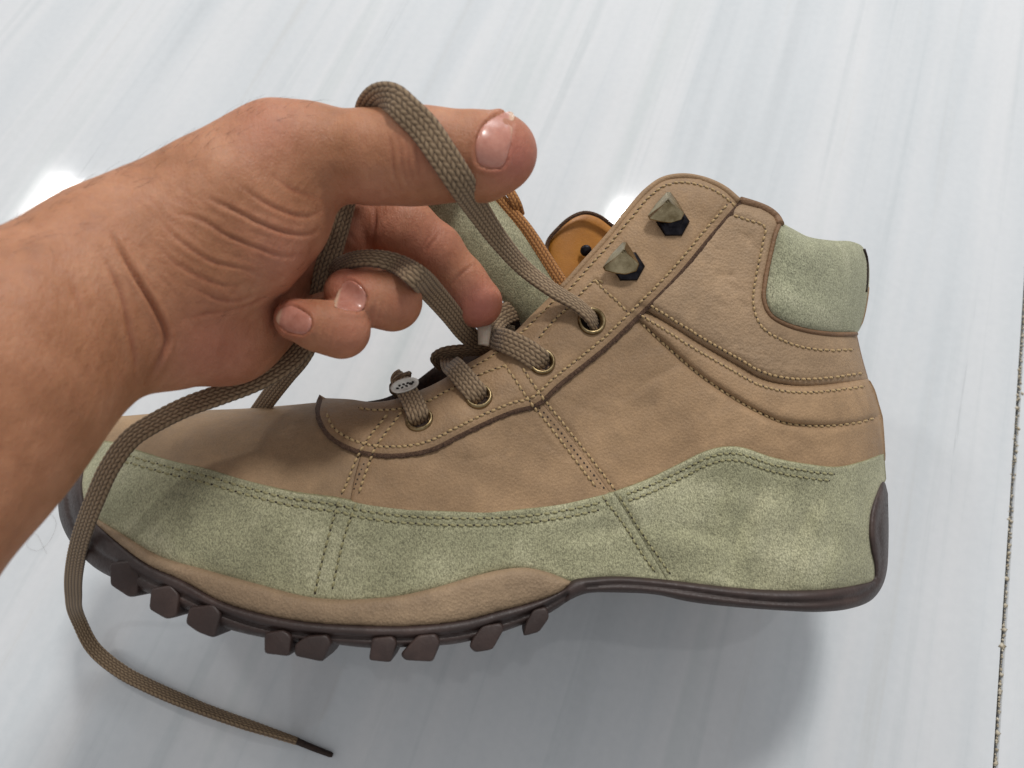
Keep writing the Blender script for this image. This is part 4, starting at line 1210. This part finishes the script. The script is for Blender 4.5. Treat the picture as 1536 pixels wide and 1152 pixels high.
# fine hairs on the wrist and the back of the thumb base
hv, hf = [], []
cand = np.where((facing > 0.02) & (facing < 0.75) & (hd < 0.24) & (hx > -20) & (hx < 470) & (hy < 520))[0]
w_ = np.where(hy[cand] < 380 - 0.35 * hx[cand] + 20, 1.0, 0.15); 
for i in rng.choice(cand, 120, p=w_ / w_.sum(), replace=False):
    p0 = HV[i]; n_ = HN[i]; t_ = RT * 0.75 + UP * 0.45 + rng.normal(0, 0.3, 3); t_ -= (t_ @ n_) * n_; t_ /= np.linalg.norm(t_)
    ln = rng.uniform(0.003, 0.007); us = np.linspace(0, 1, 5); b = np.cross(t_, n_)
    c = p0 + np.outer(us * ln, t_) + np.outer(us * ln * 0.45 - us ** 2 * ln * 0.25, n_) + np.outer(us ** 2 * ln * rng.normal(0, .2), b)
    k0 = len(hv)
    for j_, cc in enumerate(c):
        r_ = 0.000030 * (1 - 0.8 * us[j_])
        for a_ in (0, 2.094, 4.189): hv.append(cc + r_ * (math.cos(a_) * n_ + math.sin(a_) * b))
    for j_ in range(4):
        for q_ in range(3): hf.append((k0 + j_ * 3 + q_, k0 + j_ * 3 + (q_ + 1) % 3, k0 + j_ * 3 + 3 + (q_ + 1) % 3, k0 + j_ * 3 + 3 + q_))
tag(mesh_obj('arm_hair', hv, hf, M['ink'], person), kind='stuff')

# ================================================================== LACE
lace = empty('shoelace', 'long brown braided shoelace threaded through the boot eyelets and looped over the thumb', 'shoelace')
LW, LT = 0.0078, 0.0024
def sd(px, py, off):               # forward depth of the boot surface (+off outward)
    p = S(np.array(float(px)), np.array(float(py)), off); return float((p - C0) @ FWD)
def fd(px, py, z):
    p = onfloor(np.array(float(px)), np.array(float(py)), z); return float((p - C0) @ FWD)
def on_hand(px, py, lift=0.0016, dflt=.22): return hdepth(px, py, dflt) - lift
# strand over the thumb
a_pts = [(892, 487, sd(890, 484, 0.0005)), (884, 474, sd(884, 474, 0.0042)), (866, 458, sd(866, 458, 0.0062)), (830, 436, sd(850, 450, 0.008)), (788, 404, .2620), (752, 364, .2500), (718, 316, .2330),
         (690, 272, on_hand(690, 272, .0030)), (664, 232, on_hand(664, 232, .0022)), (636, 192, on_hand(640, 196, .0020)), (610, 166, .2080), (591, 149, .2095), (571, 146, .2150), (556, 157, .2230), (549, 176, .2330), (541, 215, .2430), (528, 268, .2500),
         (514, 318, .2530), (502, 360, .2525), (490, 400, .2505), (482, 440, .2490), (474, 470, .2500), (462, 505, .2520), (446, 530, .2500), (418, 553, .2450), (380, 573, .2420), (330, 592, .2400), (280, 610, .2385), (232, 634, .2370), (196, 658, .2355),
         (166, 698, .2355), (142, 750, .2390), (122, 805, .2480), (112, 850, .2600), (110, 890, .2800), (118, 930, fd(118, 930, .016)), (140, 972, fd(140, 972, .007)), (180, 1006, fd(180, 1006, .0042)), (225, 1030, fd(225, 1030, .004)), (290, 1058, fd(290, 1058, .0045)), (350, 1080, fd(350, 1080, .0045)), (410, 1100, fd(410, 1100, .0036)), (446, 1112, fd(446, 1112, .0030))]
A3 = P3(a_pts, 0.001)
strap('lace_strand', A3, LW, LT, M['lace'], lace, twist=[(0, 0.9), (0.03, 0.75), (0.13, 0.35), (0.2, 0.0), (0.27, -0.2), (0.33, -0.6), (0.40, 0.35), (0.52, 0.55), (0.60, 0.55), (0.72, 0.40), (0.80, 0.3), (0.86, -0.5), (0.92, -0.8), (1, -0.9)], wscale=[(0, .72), (0.03, .8), (0.08, .92), (0.13, 1.05), (0.2, 1.12), (0.27, 1.02), (0.33, 1), (0.5, .95), (0.6, .85), (0.8, .72), (0.9, .8), (0.96, .7), (1, .36)])
ag = P3([(444, 1111, fd(446, 1112, .0028)), (470, 1122, fd(470, 1122, .0022)), (499, 1133, fd(499, 1133, .0018))], 0.001)
tube('aglet', ag, np.r_[np.linspace(0.00135, 0.0011, len(ag) - 2), 0.0011, 0.0008], M['black'], lace, 12)
# the other end: from the top of the throat, through the fist, then down behind the toe
b_pts = [(742, 522, .2890), (720, 516, .2820), (700, 500, .2740), (676, 470, .2620), (650, 440, .2480), (622, 412, on_hand(600, 430, .0040, .236)), (594, 395, .2330), (566, 388, .2320), (540, 388, .2350), (518, 394, .2410), (503, 405, .2480), (492, 430, .2540), (480, 470, .2580), (468, 505, .2590), (452, 535, .2620), (430, 562, .2700), (408, 590, .2800), (392, 612, .2900), (372, 640, .3030), (350, 680, .3160)]
strap('lace_strand', P3(b_pts, 0.001), LW, LT, M['lace'], lace, twist=[(0, 0.1), (0.12, 0.15), (0.25, -0.1), (0.4, 0.75), (0.5, 0.9), (0.65, 0.3), (1, 0.5)], wscale=[(0, .9), (.1, 1.0), (.25, 1.05), (.4, .85), (1, .95)])
# laced rows across the throat
def rowlace(pts, tw=0.2, w=0.9, wsc=None):
    return strap('lace_strand', P3(pts, 0.0008), LW * w, LT, M['lace'], lace, twist=[(0, tw), (1, tw)], wscale=wsc)
rowlace([(818, 548, sd(815, 545, -0.0005)), (806, 538, sd(806, 538, .0040)), (785, 524, sd(785, 524, .0058)), (760, 512, sd(765, 516, .0070)), (742, 505, .2745), (738, 495, .2790), (748, 478, .2835), (770, 466, .2870), (800, 461, .2890), (830, 458, .2920)], 0.05, 1.08)
rowlace([(722, 600, sd(720, 597, -0.0005)), (713, 588, sd(713, 588, .0042)), (698, 570, sd(700, 572, .0060)), (684, 554, sd(690, 562, .0062)), (676, 545, .2800), (676, 538, .2850), (690, 534, .2900)], 0.1, 1.0)
rowlace([(631, 634, sd(630, 632, -0.0005)), (627, 622, sd(627, 622, .0042)), (619, 602, sd(619, 604, .0055)), (610, 586, sd(614, 592, .0055)), (604, 577, .2830), (600, 570, .2880), (604, 566, .2940)], 0.1, 0.95)
rowlace([(660, 546, .2920), (656, 536, .2870), (668, 529, .2830), (690, 526, .2815), (715, 525, .2815), (740, 528, .2850)], 0.9, 0.8)
rowlace([(600, 590, .2960), (594, 581, .2910), (600, 572, .2880), (612, 567, .2920)], 0.8, 0.8)
rowlace([(770, 500, .2990), (750, 492, .2940), (752, 472, .2900), (775, 455, .2905), (806, 450, .2930)], 0.5, 0.8)
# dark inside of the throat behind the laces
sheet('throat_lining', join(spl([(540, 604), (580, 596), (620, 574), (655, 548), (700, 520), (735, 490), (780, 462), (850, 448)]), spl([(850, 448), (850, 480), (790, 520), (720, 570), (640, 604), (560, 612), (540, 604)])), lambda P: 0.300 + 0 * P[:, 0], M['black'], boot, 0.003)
# little oval metal tag riding on the lowest lace
tgd = sd(612, 590, .0055) - 0.0042
tg = D(np.array(607.), np.array(578.), np.array(tgd))
tn = (C0 - tg) / np.linalg.norm(C0 - tg)
def pxvec(dx, dy): return (dx * RT - dy * UP) * tgd / FPX
def oval(a, ex, ey, rot, z, n=40):
    t = np.linspace(0, 2 * np.pi, n, endpoint=False); x = ex * np.cos(t); y = ey * np.sign(np.sin(t)) * np.abs(np.sin(t)) ** 0.9
    c, s_ = math.cos(rot), math.sin(rot)
    return np.array([tg + pxvec(a[0] + c * X - s_ * Y, a[1] + s_ * X + c * Y) + tn * z for X, Y in zip(x, y)])
rot = -0.30
rings = [oval((0, 0), 21.5, 10, rot, -0.0012), oval((0, 0), 22, 10.5, rot, 0.0004), oval((0, 0), 20.5, 9.2, rot, 0.0010), oval((0, 0), 18.5, 7.6, rot, 0.0010), oval((0, 0), 17.8, 7.0, rot, 0.0007), oval((0, 0), 1, .5, rot, 0.0007)]
nn = 40; F = []
for k in range(len(rings) - 1):
    for i in range(nn):
        j = (i + 1) % nn; F.append((k * nn + j, k * nn + i, (k + 1) * nn + i, (k + 1) * nn + j))
F.append(tuple(range(nn)))
tagm = mesh_obj('lace_tag', np.vstack(rings), F, M['silver'], lace)
V = []; F = []
def blob(cx, cy, rx, ry, ro):
    b = len(V); c, s_ = math.cos(rot), math.sin(rot)
    for t in np.linspace(0, 2 * np.pi, 14, endpoint=False):
        X = rx * math.cos(t) * math.cos(ro) - ry * math.sin(t) * math.sin(ro) + cx; Y = rx * math.cos(t) * math.sin(ro) + ry * math.sin(t) * math.cos(ro) + cy
        V.append(tg + pxvec(c * X - s_ * Y, s_ * X + c * Y) + tn * 0.00085)
    F.append(tuple(range(b, b + 14))[::-1])
for a in ((-11.5, 1.2, 2.6, 1.5, .4), (-7.5, -1.8, 2.0, 1.7, 0), (-4.5, 2.0, 2.2, 1.4, -.3), (-1.2, -2.0, 2.1, 1.5, .3), (2.4, 1.6, 2.4, 1.5, .5), (5.2, -1.8, 2.2, 1.5, -.2), (9.5, 0.3, 3.4, 2.0, .3), (13.2, -1.0, 2.0, 1.6, .6)): blob(*a)
mesh_obj('tag_print', V, F, M['ink'], tagm)

# ------------------------------------------------------------------ stray hair on the floor
hp = spl([(58, 790), (72, 770), (84, 782), (74, 812), (56, 826), (40, 818), (52, 800), (70, 830)], 3.0)
hr = tube('stray_hair', onfloor(hp[:, 0], hp[:, 1], 0.0004), 0.000024, M['raw'], None, 5)
tag(hr, 'thin dark hair curled on the floor beside the toe', 'hair')
